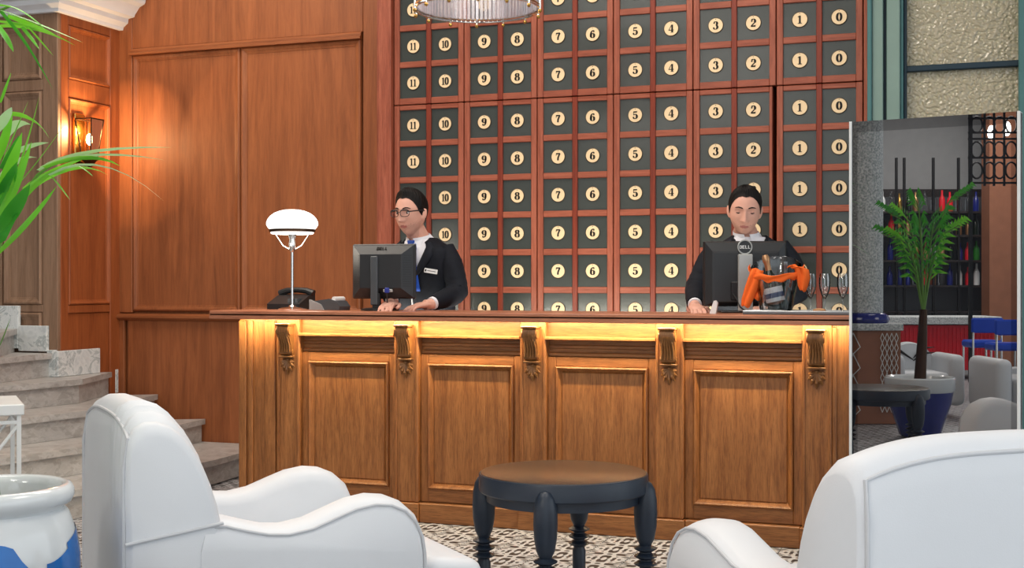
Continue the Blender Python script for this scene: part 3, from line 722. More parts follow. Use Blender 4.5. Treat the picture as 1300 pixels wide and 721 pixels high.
# small white mouse propped by the monitor
p = onY(906, 396, 5.94)
ms = MB(); ms.prism([(-.018, 0), (.012, 0), (.02, .05), (.012, .062), (.002, .06)], lambda a, b_, d: Vector((p.x+a, p.y+d, zt_+b_)), -.012, .012)
tag(ms.build('card_holder', 'white_plastic', None, True, 30), 'small white plastic holder leaning under the wide monitor', 'holder')

# ================================================================ TRAY, ICE BUCKET, NAPKIN, BOTTLES, GLASSES
YT = 5.94
xa_, xb_ = XY(948, YT), XR-.0
tr_ = empty('serving_tray', 'flat silver serving tray at the right end of the counter', 'tray', ((xa_+xb_)/2, YT, zt_))
hw = (xb_-xa_)/2
MB().box(-hw, hw, -.12, .12, 0, .008, r=.003).build('plate', 'steel', tr_); m_ = MB()
for a, b_, c_, d_ in ((-hw, hw, -.122, -.114), (-hw, hw, .114, .122), (-hw, -hw+.008, -.12, .12), (hw-.008, hw, -.12, .12)): m_.box(a, b_, c_, d_, .006, .018, r=.003)
m_.build('rim', 'steel', tr_)
zt3 = zt_+.0085
pb = onY(985, 392, YT); kb_ = DY(984, YT)/FPX
ib = empty('ice_bucket', 'clear acrylic ice bucket draped with an orange napkin', 'bucket', (pb.x, YT, zt3))
ro, ri = .117, .068
hbk = lambda a: .168+.092*((1+math.sin(a))/2)**1.3            # scooped rim: low in front, high at the back
rbz = lambda z: ri+(ro-ri)*min(1, z/.21)**.85
sh_ = MB(); rings = []
for f, dr_ in [(0, 0), (.06, .002), (.3, 0), (.55, 0), (.8, 0), (.97, 0), (1, -.0015), (.97, -.004), (.8, -.004), (.5, -.004), (.2, -.004), (.05, -.006)]:
    rings.append([Vector(((rbz(hbk(a)*f)+dr_)*math.cos(a), (rbz(hbk(a)*f)+dr_)*math.sin(a), hbk(a)*f+.003)) for a in [2*PI*j/40 for j in range(40)]])
sh_.loft(rings); sh_.build('shell', 'acrylic', ib, True, 60)
# napkin: top-level, tied round the bucket
nk = MB(); n = 40; rowsN = [[] for _ in range(7)]
for j in range(n+1):
    a = R(-190+200*j/n); f = (j/n-.5)*2                       # viewer side is -y
    zt4 = hbk(a)+.004-.004*math.cos(f*9); hh = .026+.010*math.sin(j*.45)**2
    for i in range(7):
        z = zt4-hh*i/6; rr_ = rbz(z)+.005+.004*math.sin(i*1.1+j*.35)
        rowsN[i].append(Vector((rr_*math.cos(a), rr_*math.sin(a), z)))
nk.loft(rowsN, closed=False, cap=False)
def flap(pts, ws, y):                        # hanging tail
    rows_ = []
    for i_, ((x, z), w) in enumerate(zip(pts, ws)):
        rows_.append([Vector((x+w*(q-.5), y-.016*math.cos((q-.5)*PI)-.007*math.sin(q*10+i_*.3), z+.006*math.sin(q*5))) for q in [i/10 for i in range(11)]])
    nk.loft(rows_, closed=False, cap=False)
flap([(-.074, .198), (-.086, .16), (-.104, .11), (-.122, .06), (-.130, .032), (-.131, .026)], [.05, .058, .054, .046, .034, .02], -.062)
flap([(-.084, .15), (-.08, .11), (-.084, .075), (-.088, .06)], [.05, .056, .046, .02], -.03)
flap([(.072, .205), (.1, .212), (.122, .2), (.13, .165), (.128, .125), (.127, .105), (.127, .1)], [.03, .05, .06, .058, .04, .024, .01], -.045)
o_ = nk.build('napkin', 'orange_napkin', None, True, 80, fix=False); o_.location = (pb.x, YT, zt3)
md = o_.modifiers.new('thick', 'SOLIDIFY'); md.thickness = .003
tag(o_, 'orange cloth napkin wrapped round the ice bucket', 'napkin')
bt = empty('champagne_bottle', 'dark green bottle with white and blue label inside the ice bucket', 'bottle', (pb.x+.008, YT+.005, zt3+.01))
bt.rotation_euler = (0, R(-13), 0)
MB().lathe([(.03, 0), (.042, .004), (.043, .11), (.038, .135), (.02, .17), (.0135, .19)], 28).build('body', 'bottle_dark', bt, True)
MB().lathe([(.0145, .185), (.0145, .225), (.017, .23), (.0175, .25), (.012, .262)], 18).build('neck_foil', 'foil_gold', bt, True)
MB().lathe([(.0436, .04), (.0438, .042), (.0438, .105), (.0436, .107)], 28, cap=False).build('label_band', 'bottle_label', bt, True)
MB().lathe([(.0440, .058), (.0442, .059), (.0442, .08), (.0440, .081)], 28, cap=False).build('label_stripe', 'label_blue', bt, True)
p = onY(997, 340, YT+.05)
b2 = empty('small_bottle', 'small bottle neck with silver foil standing in the ice bucket', 'bottle', (p.x, YT+.04, zt3+.012))
MB().lathe([(.018, 0), (.02, .1), (.016, .15), (.011, .17)], 16).build('body', 'bottle_dark', b2, True); MB().lathe([(.0115, .168), (.012, .2), (.014, .205), (.013, .222)], 14).build('neck_foil', 'steel', b2, True)
sk = onY(965, 392, 5.93)
s_ = MB(); rows_ = []
for i in range(9):
    rows_.append([Vector((sk.x-.06+.17*j/12, 5.87+.06*i/8, zt3+.001+.008*abs(math.sin(j*1.1+i*.6))*(1-(i/8-.5)**2*2))) for j in range(13)])
s_.loft(rows_, closed=False, cap=False); o_ = s_.build('cloth', 'white_cloth', None, True, 80, fix=False); md = o_.modifiers.new('thick', 'SOLIDIFY'); md.thickness = .003; md.offset = 1
tag(o_, 'crumpled white cloth at the foot of the ice bucket', 'cloth')
zc0 = zt3
for i, (u, y, lb) in enumerate(((1029, YT+.02, 'champagne flute nearest the ice bucket on the tray'), (1047, YT-.02, 'champagne flute in the middle of three on the tray'), (1070, YT+.0, 'champagne flute beside the black display edge'))):
    x = XY(u, y); g = empty('champagne_flute', lb, 'glass', (x, y, zc0), group='champagne flutes on the tray')
    MB().lathe([(.026, 0), (.027, .002), (.008, .005), (.0035, .012), (.0032, .055), (.006, .066)], 20).build('stem', 'flute_glass', g, True, 60)
    MB().lathe([(.004, .064), (.014, .078), (.023, .105), (.0265, .13), (.0255, .16), (.0215, .178), (.0205, .178), (.0245, .158), (.0255, .13), (.022, .106), (.013, .08), (.003, .068)], 24).build('bowl', 'flute_glass', g, True, 60)
p = onY(1040, 392, 5.9)
tag(MB().ell((p.x, 5.905, zt3+.0105), (.03, .02, .01), 14, 8).build('bread_roll', 'cork', None, True, 60), 'small tan snack lying before the flutes on the tray', 'snack')
# ================================================================ ARMCHAIRS (local: +x is the way the chair faces, origin at the middle of its rear edge)
HWD = .40
def sm(a, b_, x):
    t_ = max(0, min(1, (x-a)/(b_-a))); return t_*t_*(3-2*t_)
BACK = [(.0, .07), (-.004, .2), (-.006, .35), (-.006, .5), (-.004, .62), (0, .70), (.006, .745), (.022, .775), (.05, .79), (.085, .79), (.118, .778), (.15, .752), (.18, .715), (.208, .67), (.232, .62), (.252, .565), (.266, .5), (.272, .42), (.272, .25), (.272, .07)]
BACK = [(x, z+.022*sm(.45, .75, z)) for x, z in BACK]
def crown(y, z): return .052*(1-abs(y/HWD)**3)*sm(.45, .75, z)
def make_chair(name, label, rear_corner, ang, folds):
    """rear_corner: ground point (room) of the corner at local (0, -HWD)"""
    d = Vector((math.cos(ang), math.sin(ang), 0)); w = Vector((-d.y, d.x, 0))
    root = empty(name, label, 'armchair', Vector(rear_corner)+w*HWD, ang, group='white leather armchairs round the low table')
    mb = MB(); rings = []
    ys = [-HWD, -HWD+.003, -HWD+.012, -HWD+.03]+[(-HWD+.05)*(1-i/20) for i in range(41)]+[HWD-.03, HWD-.012, HWD-.003, HWD]
    for y in ys:
        e = HWD-abs(y); ins = .028*max(0, 1-e/.03)**2
        cx, cz = .13, .45; ring = []
        for x, z in BACK:
            zz_ = z+crown(y, z); dx, dz = x-cx, zz_-cz; L_ = math.hypot(dx, dz)
            k = 1-ins/L_ if z > .1 else 1
            rp = 0
            if folds and y < -.06 and z > .5:                      # gathered pleats over the shoulder
                rp = .011*math.sin((y+HWD)*100)*sm(.5, .74, z)*(1-sm(-.20, -.10, y))*(1-ins*20)*(1-sm(.2, .27, x))
            ring.append(Vector((cx+dx*(k+rp/L_), y, cz+dz*(k+rp/L_))))
        rings.append(ring)
    mb.loft(rings); bk = mb.build('backrest', 'white_leather', root, True, 50)
    mb = MB()                                                # piping round the rear panel and side seams
    def bp(i, y): x, z = BACK[i]; return Vector((x, y, z+crown(y, z)))
    path = [Vector((-.004, -HWD+.018, z)) for z in (.08, .3, .5, .62, .70)]
    path += [Vector((.008, y, .774+crown(y, .774))) for y in [(HWD-.022)*(i/10-1) for i in range(21)]]
    path += [Vector((-.004, HWD-.018, z)) for z in (.70, .62, .5, .3, .08)]
    mb.tube(path, .0055, 8)
    for s in (-1, 1): mb.tube([(-.003, s*(HWD+.002), .50), (.08, s*(HWD+.003), .512), (.16, s*(HWD+.003), .523), (.26, s*(HWD+.003), .538)], .005, 8)
    mb.build('back_piping', 'piping', bk, True)
    ARM = [(.2, .07), (.2, .48), (.21, .532), (.27, .53), (.33, .512), (.39, .497), (.45, .492), (.52, .502), (.59, .527), (.65, .548), (.71, .557), (.76, .551), (.805, .531), (.84, .497), (.862, .45), (.87, .40), (.872, .25), (.87, .07)]
    for s in (-1, 1):
        rings = []
        for q in [i/12 for i in range(13)]:
            y = s*(HWD-.167+.17*q); e = min(q, 1-q)*.17; ins = .03*max(0, 1-e/.035)**2; cr = .022*math.sin(PI*q)
            ring = []
            for x, z in ARM:
                up = sm(.42, .52, z); fr = sm(.78, .87, x)
                ring.append(Vector((x-ins*.7*fr+cr*.5*fr*(z > .1), y, z-ins*up*.9+cr*up*.8)))
            rings.append(ring)
        mb = MB(); mb.loft(rings); am = mb.build('arm', 'white_leather', root, True, 50)
        mb = MB(); mb.tube([(x-.004*sm(.78, .87, x), s*(HWD-.004), z-.004) for x, z in ARM[2:-1]], .0045, 8); mb.build('arm_piping', 'piping', am, True)
    hi = HWD-.168
    mb = MB().box(.2, 1.0, -hi, hi, .07, .25, r=.03, seg=3).box(.875, 1.03, -HWD+.03, HWD-.03, .07, .25, r=.03, seg=3); mb.build('seat_base', 'white_leather', root, True, 60)
    mb = MB().box(.24, .95, -hi+.004, hi-.004, .235, .385, r=.03, seg=3); mb.build('seat_cushion', 'white_leather', root, True, 60)
    mb = MB().box(.88, 1.075, -HWD+.02, HWD-.02, .235, .372, r=.042, seg=4)
    mb.map(lambda p: Vector((p.x, p.y, p.z-.02*sm(.93, 1.07, p.x)*(p.z > .3)))); cu = mb.build('cushion_front', 'white_leather', root, True, 60)
    mb = MB(); mb.tube([(1.055, y, .333) for y in [(HWD-.05)*(i/6-1) for i in range(13)]], .005, 8); mb.build('cushion_piping', 'piping', cu, True)
    for x in (.06, .82):
        for y in (-HWD+.07, HWD-.07): MB().lathe([(.016, 0), (.024, .075)], 10, (x, y, 0)).build('leg', 'dark_wood', root, True)
    return root
make_chair('armchair', 'white leather armchair facing right, before the stairs, with pleated shoulder', W(-1.034, 3.40), R(26.3)+TH, True)
a2 = R(21)
# this chair faces away from the camera: its local left-rear corner is at (0.734, 2.68)
d2 = R(90+21)+TH
dv = Vector((math.cos(d2), math.sin(d2), 0)); wv2 = Vector((-dv.y, dv.x, 0))
make_chair('armchair', 'white leather armchair seen from behind at the right edge, before the dark display', W(.734, 2.68)-wv2*2*HWD, d2, False)

# ================================================================ LOW ROUND TABLE
def low_table(label, loc, rz):
    t_ = empty('side_table', label, 'table', loc, rz)
    tp = MB().lathe([(.29, .435), (.308, .437), (.313, .443), (.313, .497), (.31, .503), (.30, .505)], 64).build('table_top', 'dark_blue_wood', t_, True)
    MB().lathe([(.306, .5035), (.3055, .5065), (.30, .508)], 64).build('top_surface', 'table_top_sheen', tp, True)
    MB().lathe([(.22, .40), (.285, .402), (.285, .436), (.22, .436)], 48).build('apron', 'dark_blue_wood', t_, True)
    for j in range(4):
        a = PI/2*j; c = (.305*math.cos(a), .305*math.sin(a), 0)
        pr = [(.018, 0), (.022, .01), (.026, .06), (.026, .155), (.022, .165)]
        for q in range(3):
            z = .17+q*.028; pr += [(.022, z), (.041, z+.010), (.042, z+.014), (.022, z+.024)]
        pr += [(.024, .256), (.033, .275), (.0405, .32), (.043, .37), (.041, .42), (.034, .455), (.022, .476), (.008, .484)]
        MB().lathe(pr, 20, c).build('leg', 'dark_blue_wood', t_, True, 45)
    for a in (0, PI/2): MB().tube([(.29*math.cos(a), .29*math.sin(a), .41), (-.29*math.cos(a), -.29*math.sin(a), .41)], .014, 8).build('stretcher', 'dark_blue_wood', t_)
    return t_
low_table('dark blue round side table with turned legs between the armchairs', W(.190, 4.69), TH+R(-14))

# ================================================================ POT WITH PALM (left foreground)
PD = 3.3; pc = W((-9-650)/FPX*PD, PD)
po = empty('potted_palm', 'white ceramic pot with blue brush motifs holding a green palm, bottom left', 'plant', pc)
zr = HC-(615-360.5)*PD/FPX
kq = PD/FPX
prof = [(.13, 0), (.15, .01), (.18, .12), (.205, .28), (.216, .40), (.214, .49), (.204, .55), (.188, .595), (.176, .61), (.18, .618), (.194, .625), (.201, .64), (.201, .655), (.194, .668), (.182, .673), (.17, .668), (.163, .65), (.162, .60), (.16, .56)]
prof = [(r, z*zr/.673) for r, z in prof]
MB().lathe(prof, 56).build('pot', 'white_glaze', po, True, 60)
MB().lathe([(.158, zr-.075), (.05, zr-.06), (.01, zr-.055)], 24).build('soil', 'soil', po, True)
def pr_at(z):
    for (r0, z0), (r1, z1) in zip(prof, prof[1:]):
        if z0 <= z <= z1: return r0+(r1-r0)*(z-z0)/(z1-z0)
    return .2
def motif(a0, a1, top, bot):
    n = 16; rows_ = []
    for i in range(7):
        row = []
        for j in range(n+1):
            f = j/n; a = R(a0+(a1-a0)*f); zt5 = top(f); zb5 = bot(f); z = zb5+(zt5-zb5)*i/6
            rr_ = pr_at(z)+.0016; row.append(Vector((rr_*math.cos(a), rr_*math.sin(a), z)))
        rows_.append(row)
    m_ = MB(); m_.loft(rows_, closed=False, cap=False); return m_.build('blue_motif', 'blue_glaze', po, True, 80, fix=False)
base_a = math.degrees(TH)-68                   # pot side facing the camera
zz5 = lambda v: HC-(v-360.5)*(PD-.2)/FPX
for off in (0, 120, 240):
    motif(base_a-62+off, base_a+24+off, lambda f: zz5(706)+.03*math.sin(f*3)-.05*sm(.85, 1, f), lambda f: zz5(760)+.06*f)
    motif(base_a+36+off, base_a+86+off, lambda f: zz5(726)+.05*sm(0, .9, f), lambda f: zz5(770)-.02)

leaf_mats = ['leaf', 'leaf_dark', 'leaf_pale']
def leaflet(p0, p1, p2, w, parent, mt, name='leaflet'):
    p0, p1, p2 = Vector(p0), Vector(p1), Vector(p2); n = 7; mb = MB(); rows_ = []
    ch = (p2-p0).normalized(); sd = ch.cross(Vector((0, 0, 1)))
    sd = sd.normalized() if sd.length > .1 else Vector((1, 0, 0))
    rv = (sd+Vector((random.uniform(-.5, .5), random.uniform(-.5, .5), random.uniform(.2, .9)))).normalized()
    for i in range(n+1):
        t_ = i/n; p = p0*(1-t_)**2+p1*2*t_*(1-t_)+p2*t_*t_; tg = ((p1-p0)*(1-t_)+(p2-p1)*t_).normalized()
        a = (rv-tg*rv.dot(tg)).normalized(); nn = tg.cross(a)
        ww = w*.5*(max(.0, math.sin(PI*min(1, .16+t_*.84))**.75)+.02)
        rows_.append([p-a*ww+nn*ww*.25, p, p+a*ww+nn*ww*.25])
    mb.loft(rows_, closed=False, cap=False)
    o_ = mb.build(name, mt, parent, True, 80, fix=False); return o_
def frond(pts, r0, r1):
    m_ = MB(); n = len(pts); m_.tube(pts, [r0+(r1-r0)*i/(n-1) for i in range(n)], 8); return m_.build('frond', 'stem_green', po, True)
LP = lambda u, v, D: atD(u, v, D)-pc
fb = frond([(0.02, 0, zr-.08), LP(-20, 450, 3.25), LP(-8, 330, 3.2), LP(18, 262, 3.15), LP(48, 222, 3.12), LP(72, 205, 3.1)], .008, .003)
for a in [(48, 216, 90, 183, 218, 187, 7), (52, 212, 112, 184, 208, 203, 7), (62, 222, 128, 182, 208, 255, 5), (55, 212, 117, 186, 153, 211, 9), (38, 240, 96, 194, 137, 222, 10), (66, 224, 76, 232, 89, 254, 8), (96, 208, 110, 214, 118, 224, 5),
          (-4, 322, 40, 278, 72, 236, 9), (14, 270, 36, 228, 76, 214, 12), (9, 200, 34, 180, 62, 181, 10), (-3, 230, 22, 192, 47, 200, 8), (12, 144, 46, 142, 63, 176, 9), (4, 176, 20, 146, 39, 158, 12), (-4, 220, 14, 176, 36, 128, 10),
          (7, 254, 32, 190, 50, 122, 10), (-4, 280, 18, 240, 40, 180, 13), (-4, 296, 20, 262, 38, 234, 16), (-4, 166, 6, 146, 15, 136, 12), (20, 237, 46, 208, 82, 158, 5), (-4, 205, 8, 170, 15, 138, 10), (-4, 250, 14, 215, 28, 168, 12),
          (-6, 262, 10, 235, 22, 205, 14), (30, 240, 60, 215, 110, 200, 8), (-4, 310, 14, 285, 30, 250, 12), (2, 214, 16, 196, 24, 172, 9)]:
    D0 = random.uniform(3.0, 3.3); w = a[6]*1.12*3.15/FPX
    mt = 'leaf_pale' if a[3] in (183, 184, 182, 180, 192, 146) else ('leaf_dark' if a[3] in (235, 262, 285, 196) else 'leaf')
    leaflet(LP(a[0], a[1], D0), LP(a[2], a[3], D0-.05), LP(a[4], a[5], D0+random.uniform(-.12, .06)), w, fb, mt)
fa = frond([(-.02, 0, zr-.08), LP(-70, 400, 3.25), LP(-75, 200, 3.15), LP(-50, 70, 3.05), LP(-20, 22, 3.0), LP(12, 8, 2.95)], .008, .003)
for a in [(-4, 6, 26, 3, 58, 38, 8), (2, 13, 45, 26, 105, 54, 10), (-6, 33, 45, 26, 96, 58, 9), (-6, 6, 34, 44, 67, 113, 11), (-4, 30, 10, 46, 17, 66, 9), (28, 34, 40, 46, 50, 63, 7), (36, 34, 52, 50, 68, 71, 6), (0, 130, 6, 110, 14, 92, 7), (-6, 26, 20, 28, 48, 34, 8), (10, 20, 40, 30, 70, 44, 7)]:
    D0 = random.uniform(2.9, 3.1); w = a[6]*1.05*3.0/FPX
    leaflet(LP(a[0], a[1], D0), LP(a[2], a[3], D0), LP(a[4], a[5], D0+random.uniform(-.1, .1)), w, fa, 'leaf_dark' if a[5] == 113 else 'leaf')
leaflet(LP(-4, 446, 3.2), LP(5, 425, 3.2), LP(13, 404, 3.2), .008, fb, 'stem_green')
for k_ in range(4):                            # fronds leaning out of the frame
    a = TH+R(165+k_*32); dr = Vector((math.cos(a), math.sin(a), 0)); H_ = 1.0+.12*k_
    P_ = [Vector((0, 0, zr-.08)), dr*.08+Vector((0, 0, zr+.4*H_)), dr*.22+Vector((0, 0, zr+.75*H_)), dr*.45+Vector((0, 0, zr+.95*H_))]
    ff = frond(P_, .008, .003)
    for i in range(9):
        t_ = .55+.42*i/8; i0 = min(2, int(t_*3)); b_ = P_[i0].lerp(P_[i0+1], t_*3-i0)
        for s in (-1, 1):
            sd = Vector((-dr.y, dr.x, 0))*s; leaflet(b_, b_+(sd*.12+dr*.1+Vector((0, 0, .06))), b_+(sd*.24+dr*.22-Vector((0, 0, .05))), .02, ff, 'leaf' if (i+s) % 3 else 'leaf_dark')

# ================================================================ WHITE SIDE STAND behind the pot
zs_ = .745; Dn = (HC-zs_)*FPX/(513-360.5)
cr = W((31-650)/FPX*Dn, Dn); sw = empty('side_stand', 'white metal stand with crossed braces behind the pot', 'stand', cr, TH+R(25))
MB().box(-.5, 0, -.0, .42, zs_-.042, zs_, r=.004).build('stand_top', 'white_metal', sw)
for x in (-.48, -.026):
    for y in (.012, .39): MB().box(x, x+.016, y, y+.016, 0, zs_-.042).build('leg', 'white_metal', sw)
for y in (.014, .392):
    MB().box(-.48, -.01, y, y+.012, zs_-.075, zs_-.062).build('rail', 'white_metal', sw); MB().box(-.48, -.01, y, y+.012, .06, .075).build('rail', 'white_metal', sw)
    for s in (0, 1): MB().tube([(-.02, y+.006+.005*s, zs_-.08 if s == 0 else .075), (-.47, y+.006+.005*s, .075 if s == 0 else zs_-.08)], .007, 6).build('brace', 'white_metal', sw)
for x in (-.478, -.024): MB().box(x, x+.012, .02, .4, zs_-.075, zs_-.062).build('rail', 'white_metal', sw)

# ================================================================ CHANDELIER above the counter
DC = 5.96; cc = atD(606, 12, DC); zl_ = cc.z
ch = empty('chandelier', 'round crystal drum chandelier with metal rods hanging over the counter', 'chandelier', cc)
RR = 79.5*DC/FPX
def ringt(r, z, rad, mt, nm): MB().tube([(r*math.cos(2*PI*j/48), r*math.sin(2*PI*j/48), z) for j in range(49)], rad, 8, cap=False).build(nm, mt, ch, True)
ringt(RR, 0, .006, 'chrome', 'lower_ring'); ringt(RR, .012, .004, 'brass', 'lower_ring'); ringt(RR+.004, .34, .008, 'chrome', 'upper_ring'); ringt(RR*.7, .34, .006, 'chrome', 'inner_ring')
rod_me = MB().box(-.009, .009, -.007, .007, .004, .33, r=.003).mesh('crystal_rod', 'ribbed_crystal')
for j in range(84):
    a = 2*PI*j/84; o_ = obj('crystal_rod', rod_me, ch, loc=(RR*.965*math.cos(a), RR*.965*math.sin(a), .004)); o_.rotation_euler = (0, 0, a+PI/2)
for j in range(14):
    a = 2*PI*(j+.35)/14
    rd = MB().tube([(RR*1.015*math.cos(a), RR*1.015*math.sin(a), -.012), (RR*1.015*math.cos(a), RR*1.015*math.sin(a), .36)], .005, 8).build('hanging_rod', 'chrome', ch, True)
    MB().ell((RR*1.015*math.cos(a), RR*1.015*math.sin(a), -.018), (.009, .009, .010), 10, 6).build('finial', 'brass', rd, True)
for j in range(4):
    a = PI/2*j+.3; MB().tube([(RR*math.cos(a), RR*math.sin(a), .34), (0, 0, .5)], .005, 8).build('arm', 'chrome', ch, True)
    MB().ell((.13*math.cos(a+.5), .13*math.sin(a+.5), .22), (.025, .025, .04), 12, 8).build('bulb', 'bulb_white', ch, True)
MB().tube([(0, 0, .3), (0, 0, CEIL-zl_)], .009, 10).build('stem', 'chrome', ch, True)
for j in range(4):
    a = PI/2*j+.3; MB().tube([(0, 0, .32), (.13*math.cos(a+.5), .13*math.sin(a+.5), .26)], .006, 8).build('bulb_arm', 'chrome', ch, True)
l = bpy.data.lights.new('chandelier_light', 'POINT'); l.energy = 3; l.color = (1, .93, .85); l.shadow_soft_size = .12
o = bpy.data.objects.new('chandelier_light', l); COL.objects.link(o); o.location = cc+Vector((0, 0, .12))

# ================================================================ SCONCE on the return wall
ys_ = yS(100); zs2 = zS(114, 180)
sc = empty('wall_sconce', 'lit brass lantern wall sconce with amber glass beside the stairs', 'sconce', (XS, ys_, zs2))
MB().box(-.012, .012, -.05, .05, -.16, .17, r=.005).build('back_plate', 'brass', sc)
tops, bots, zt6, zb6, cx = .062, .036, .13, -.11, .085
cor = lambda h, z, c_=cx: [Vector((c_+sx*h, sy*h, z)) for sx, sy in ((-1, -1), (1, -1), (1, 1), (-1, 1))]
T, B = cor(tops, zt6), cor(bots, zb6)
for i in range(4):
    j = (i+1) % 4; MB().tube([T[i], B[i]], .0045, 6).build('lantern_bar', 'bronze', sc); MB().tube([T[i], T[j]], .0045, 6).build('lantern_bar', 'bronze', sc); MB().tube([B[i], B[j]], .0045, 6).build('lantern_bar', 'bronze', sc)
    MB().add([T[i], T[j], B[j], B[i]], [(0, 1, 2, 3)]).build('pane', 'lantern_glass', sc, fix=False)
MB().loft([cor(.055, zb6-.004), cor(.03, zb6-.03), cor(.008, zb6-.07)]).build('finial', 'bronze', sc)
MB().tube([(0, 0, -.13), (.05, 0, -.17), (cx, 0, zb6-.05)], .008, 8).build('bracket', 'bronze', sc, True)
MB().ell((cx, 0, 0), (.022, .022, .036), 14, 10).build('bulb', 'bulb_warm', sc, True)
l = bpy.data.lights.new('sconce_light', 'POINT'); l.energy = 17; l.color = (1, .7, .38); l.shadow_soft_size = .03
o = bpy.data.objects.new('sconce_light', l); COL.objects.link(o); o.location = (XS+cx, ys_, zs2+.06)

# ================================================================ DISPLAY TOTEM (black mirror glass)
AL = R(30); TL = (1.409, 5.30); TW, THT = .670, 1.877
tp0 = W(*TL); tt = empty('display_totem', 'tall black glass display totem with white metal edges', 'display', tp0, TH-AL)
MB().box(.0, TW, .012, .06, .03, THT, r=.003).build('housing', 'black_plastic', tt)
bz = .034
for a, b_, c_, d_ in ((.011, bz, .03, THT), (TW-bz, TW-.011, .03, THT), (bz, TW-bz, THT-.045, THT), (bz, TW-bz, .03, .12)):
    MB().box(a, b_, .004, .012, c_, d_).build('bezel', 'bezel_glass', tt)
MB().box(bz, TW-bz, .004, .012, .12, THT-.045).build('screen', 'screen_glass', tt)
for a in (0, TW-.011): MB().box(a, a+.011, -.002, .06, .0, THT+.001, r=.001).build('side_trim', 'white_metal', tt)
MB().box(.0, TW, -.2, .26, 0, .03, r=.006).build('foot_plate', 'black_plastic', tt)
# ================================================================ PEOPLE
def head_surface(az, el, sc=1.0, off=0.0):
    """az 0 = face front (-y), + toward +x; el elevation; returns point in head space"""
    x, y, z = math.cos(el)*math.sin(az), -math.cos(el)*math.cos(az), math.sin(el)
    a, b_, c = .0735, .092, .118
    px, py, pz = a*x, b_*y, c*z
    if z < 0:
        t_ = -z; k = 1-.25*t_**1.8; px *= k
        if y < 0: py *= 1-.10*t_**2
        else: py *= 1-.35*t_
    if z > 0: px *= 1+.05*math.sin(PI*z)
    fr = max(0.0, -y)
    py *= (1-.06*fr*math.exp(-((pz+.02)/.06)**2))
    g = lambda cx, cz, sx, sz: math.exp(-((px-cx)/sx)**2-((pz-cz)/sz)**2)
    if y < 0:
        d = 0
        nz = max(0, min(1, (.022-pz)/.052))                          # nose from bridge to tip
        d += .031*nz**1.2*math.exp(-(px/(.007+.006*nz))**2)*(1 if pz > -.031 else math.exp(-((pz+.031)/.006)**2))
        d += .006*math.exp(-(px/.008)**2)*math.exp(-((pz-.012)/.02)**2)
        d += .006*(g(.014, -.031, .007, .007)+g(-.014, -.031, .007, .007))
        d -= .010*(g(.031, .012, .016, .011)+g(-.031, .012, .016, .011))
        d += .005*(g(.03, .030, .025, .008)+g(-.03, .030, .025, .008))
        d += .005*g(0, -.056, .020, .005)+.005*g(0, -.068, .017, .006)-.004*g(0, -.0618, .022, .0026)
        d += .007*g(0, -.098, .022, .016)-.004*g(0, -.082, .02, .007)
        d += .004*(g(.045, -.02, .018, .02)+g(-.045, -.02, .018, .02))
        py -= d*fr**.5
    p = Vector((px, py, pz)); n_ = Vector((px/a**2, py/b_**2, pz/c**2)).normalized()
    return (p+n_*off)*sc
def head_mesh(mb, mtx, sc):
    n, k = 72, 56; rings = []
    for i in range(k+1):
        el = -PI/2+.03+(PI-.06)*i/k; rings.append([mtx @ head_surface(2*PI*j/n, el, sc) for j in range(n)])
    mb.loft(rings)
    for s in (-1, 1):                                               # ears
        c = Vector((s*.076, .008, -.004))*sc
        m3 = mtx.to_3x3() @ Matrix.Rotation(R(s*-22), 3, 'Z') @ Matrix.Rotation(R(-10), 3, 'X')
        mb.ell(mtx @ c, (.007*sc, .018*sc, .031*sc), 14, 10, 0, m3)
        mb.ell(mtx @ (c+Vector((s*.006, .008, .004))*sc), (.005*sc, .010*sc, .026*sc), 12, 8, 0, m3)
def hand(mb, wrist, tip, side, curl=.5, s=1.0):
    """palm-down hand from wrist to tip; side=+1 thumb to the left of the pointing direction"""
    w = Vector(wrist); d = Vector(tip)-w; d.normalize(); up = Vector((0, 0, 1)); up = (up-d*up.dot(d)).normalized(); sd = up.cross(d)*side
    m3 = Matrix((d, sd, up)).transposed()
    mb.ell(w+d*.048*s, (.056*s, .041*s, .017*s), 16, 10, 0, m3)
    mb.tube([w-d*.03*s, w+d*.03*s], [.026*s, .028*s], 12)
    for i, (off, L_, r) in enumerate(((.030, .072, .0088), (.010, .080, .0092), (-.011, .074, .0088), (-.030, .060, .0078))):
        b_ = w+(d*.088-up*.0)*s+sd*off*s; fd = (d+sd*off*2.2).normalized(); pts = [b_-fd*.02*s]; a = .1
        for q, f in enumerate((.42, .32, .26)):
            a2_ = a+curl*(.35+.55*q); stp = fd*math.cos(a2_)-up*math.sin(a2_); pts.append(pts[-1]+stp*L_*f*s+(fd*.02*s if q == 0 else Vector()))
        mb.tube(pts, [r*1.1*s, r*s, r*.95*s, r*.8*s], 10)
    b_ = w+(d*.022+sd*.034-up*.004)*s
    mb.tube([b_-sd*.012*s, b_+(d*.028+sd*.02)*s, b_+(d*.055+sd*.024-up*.006)*s, b_+(d*.074+sd*.018-up*.010)*s], [.013*s, .0115*s, .0105*s, .008*s], 10)

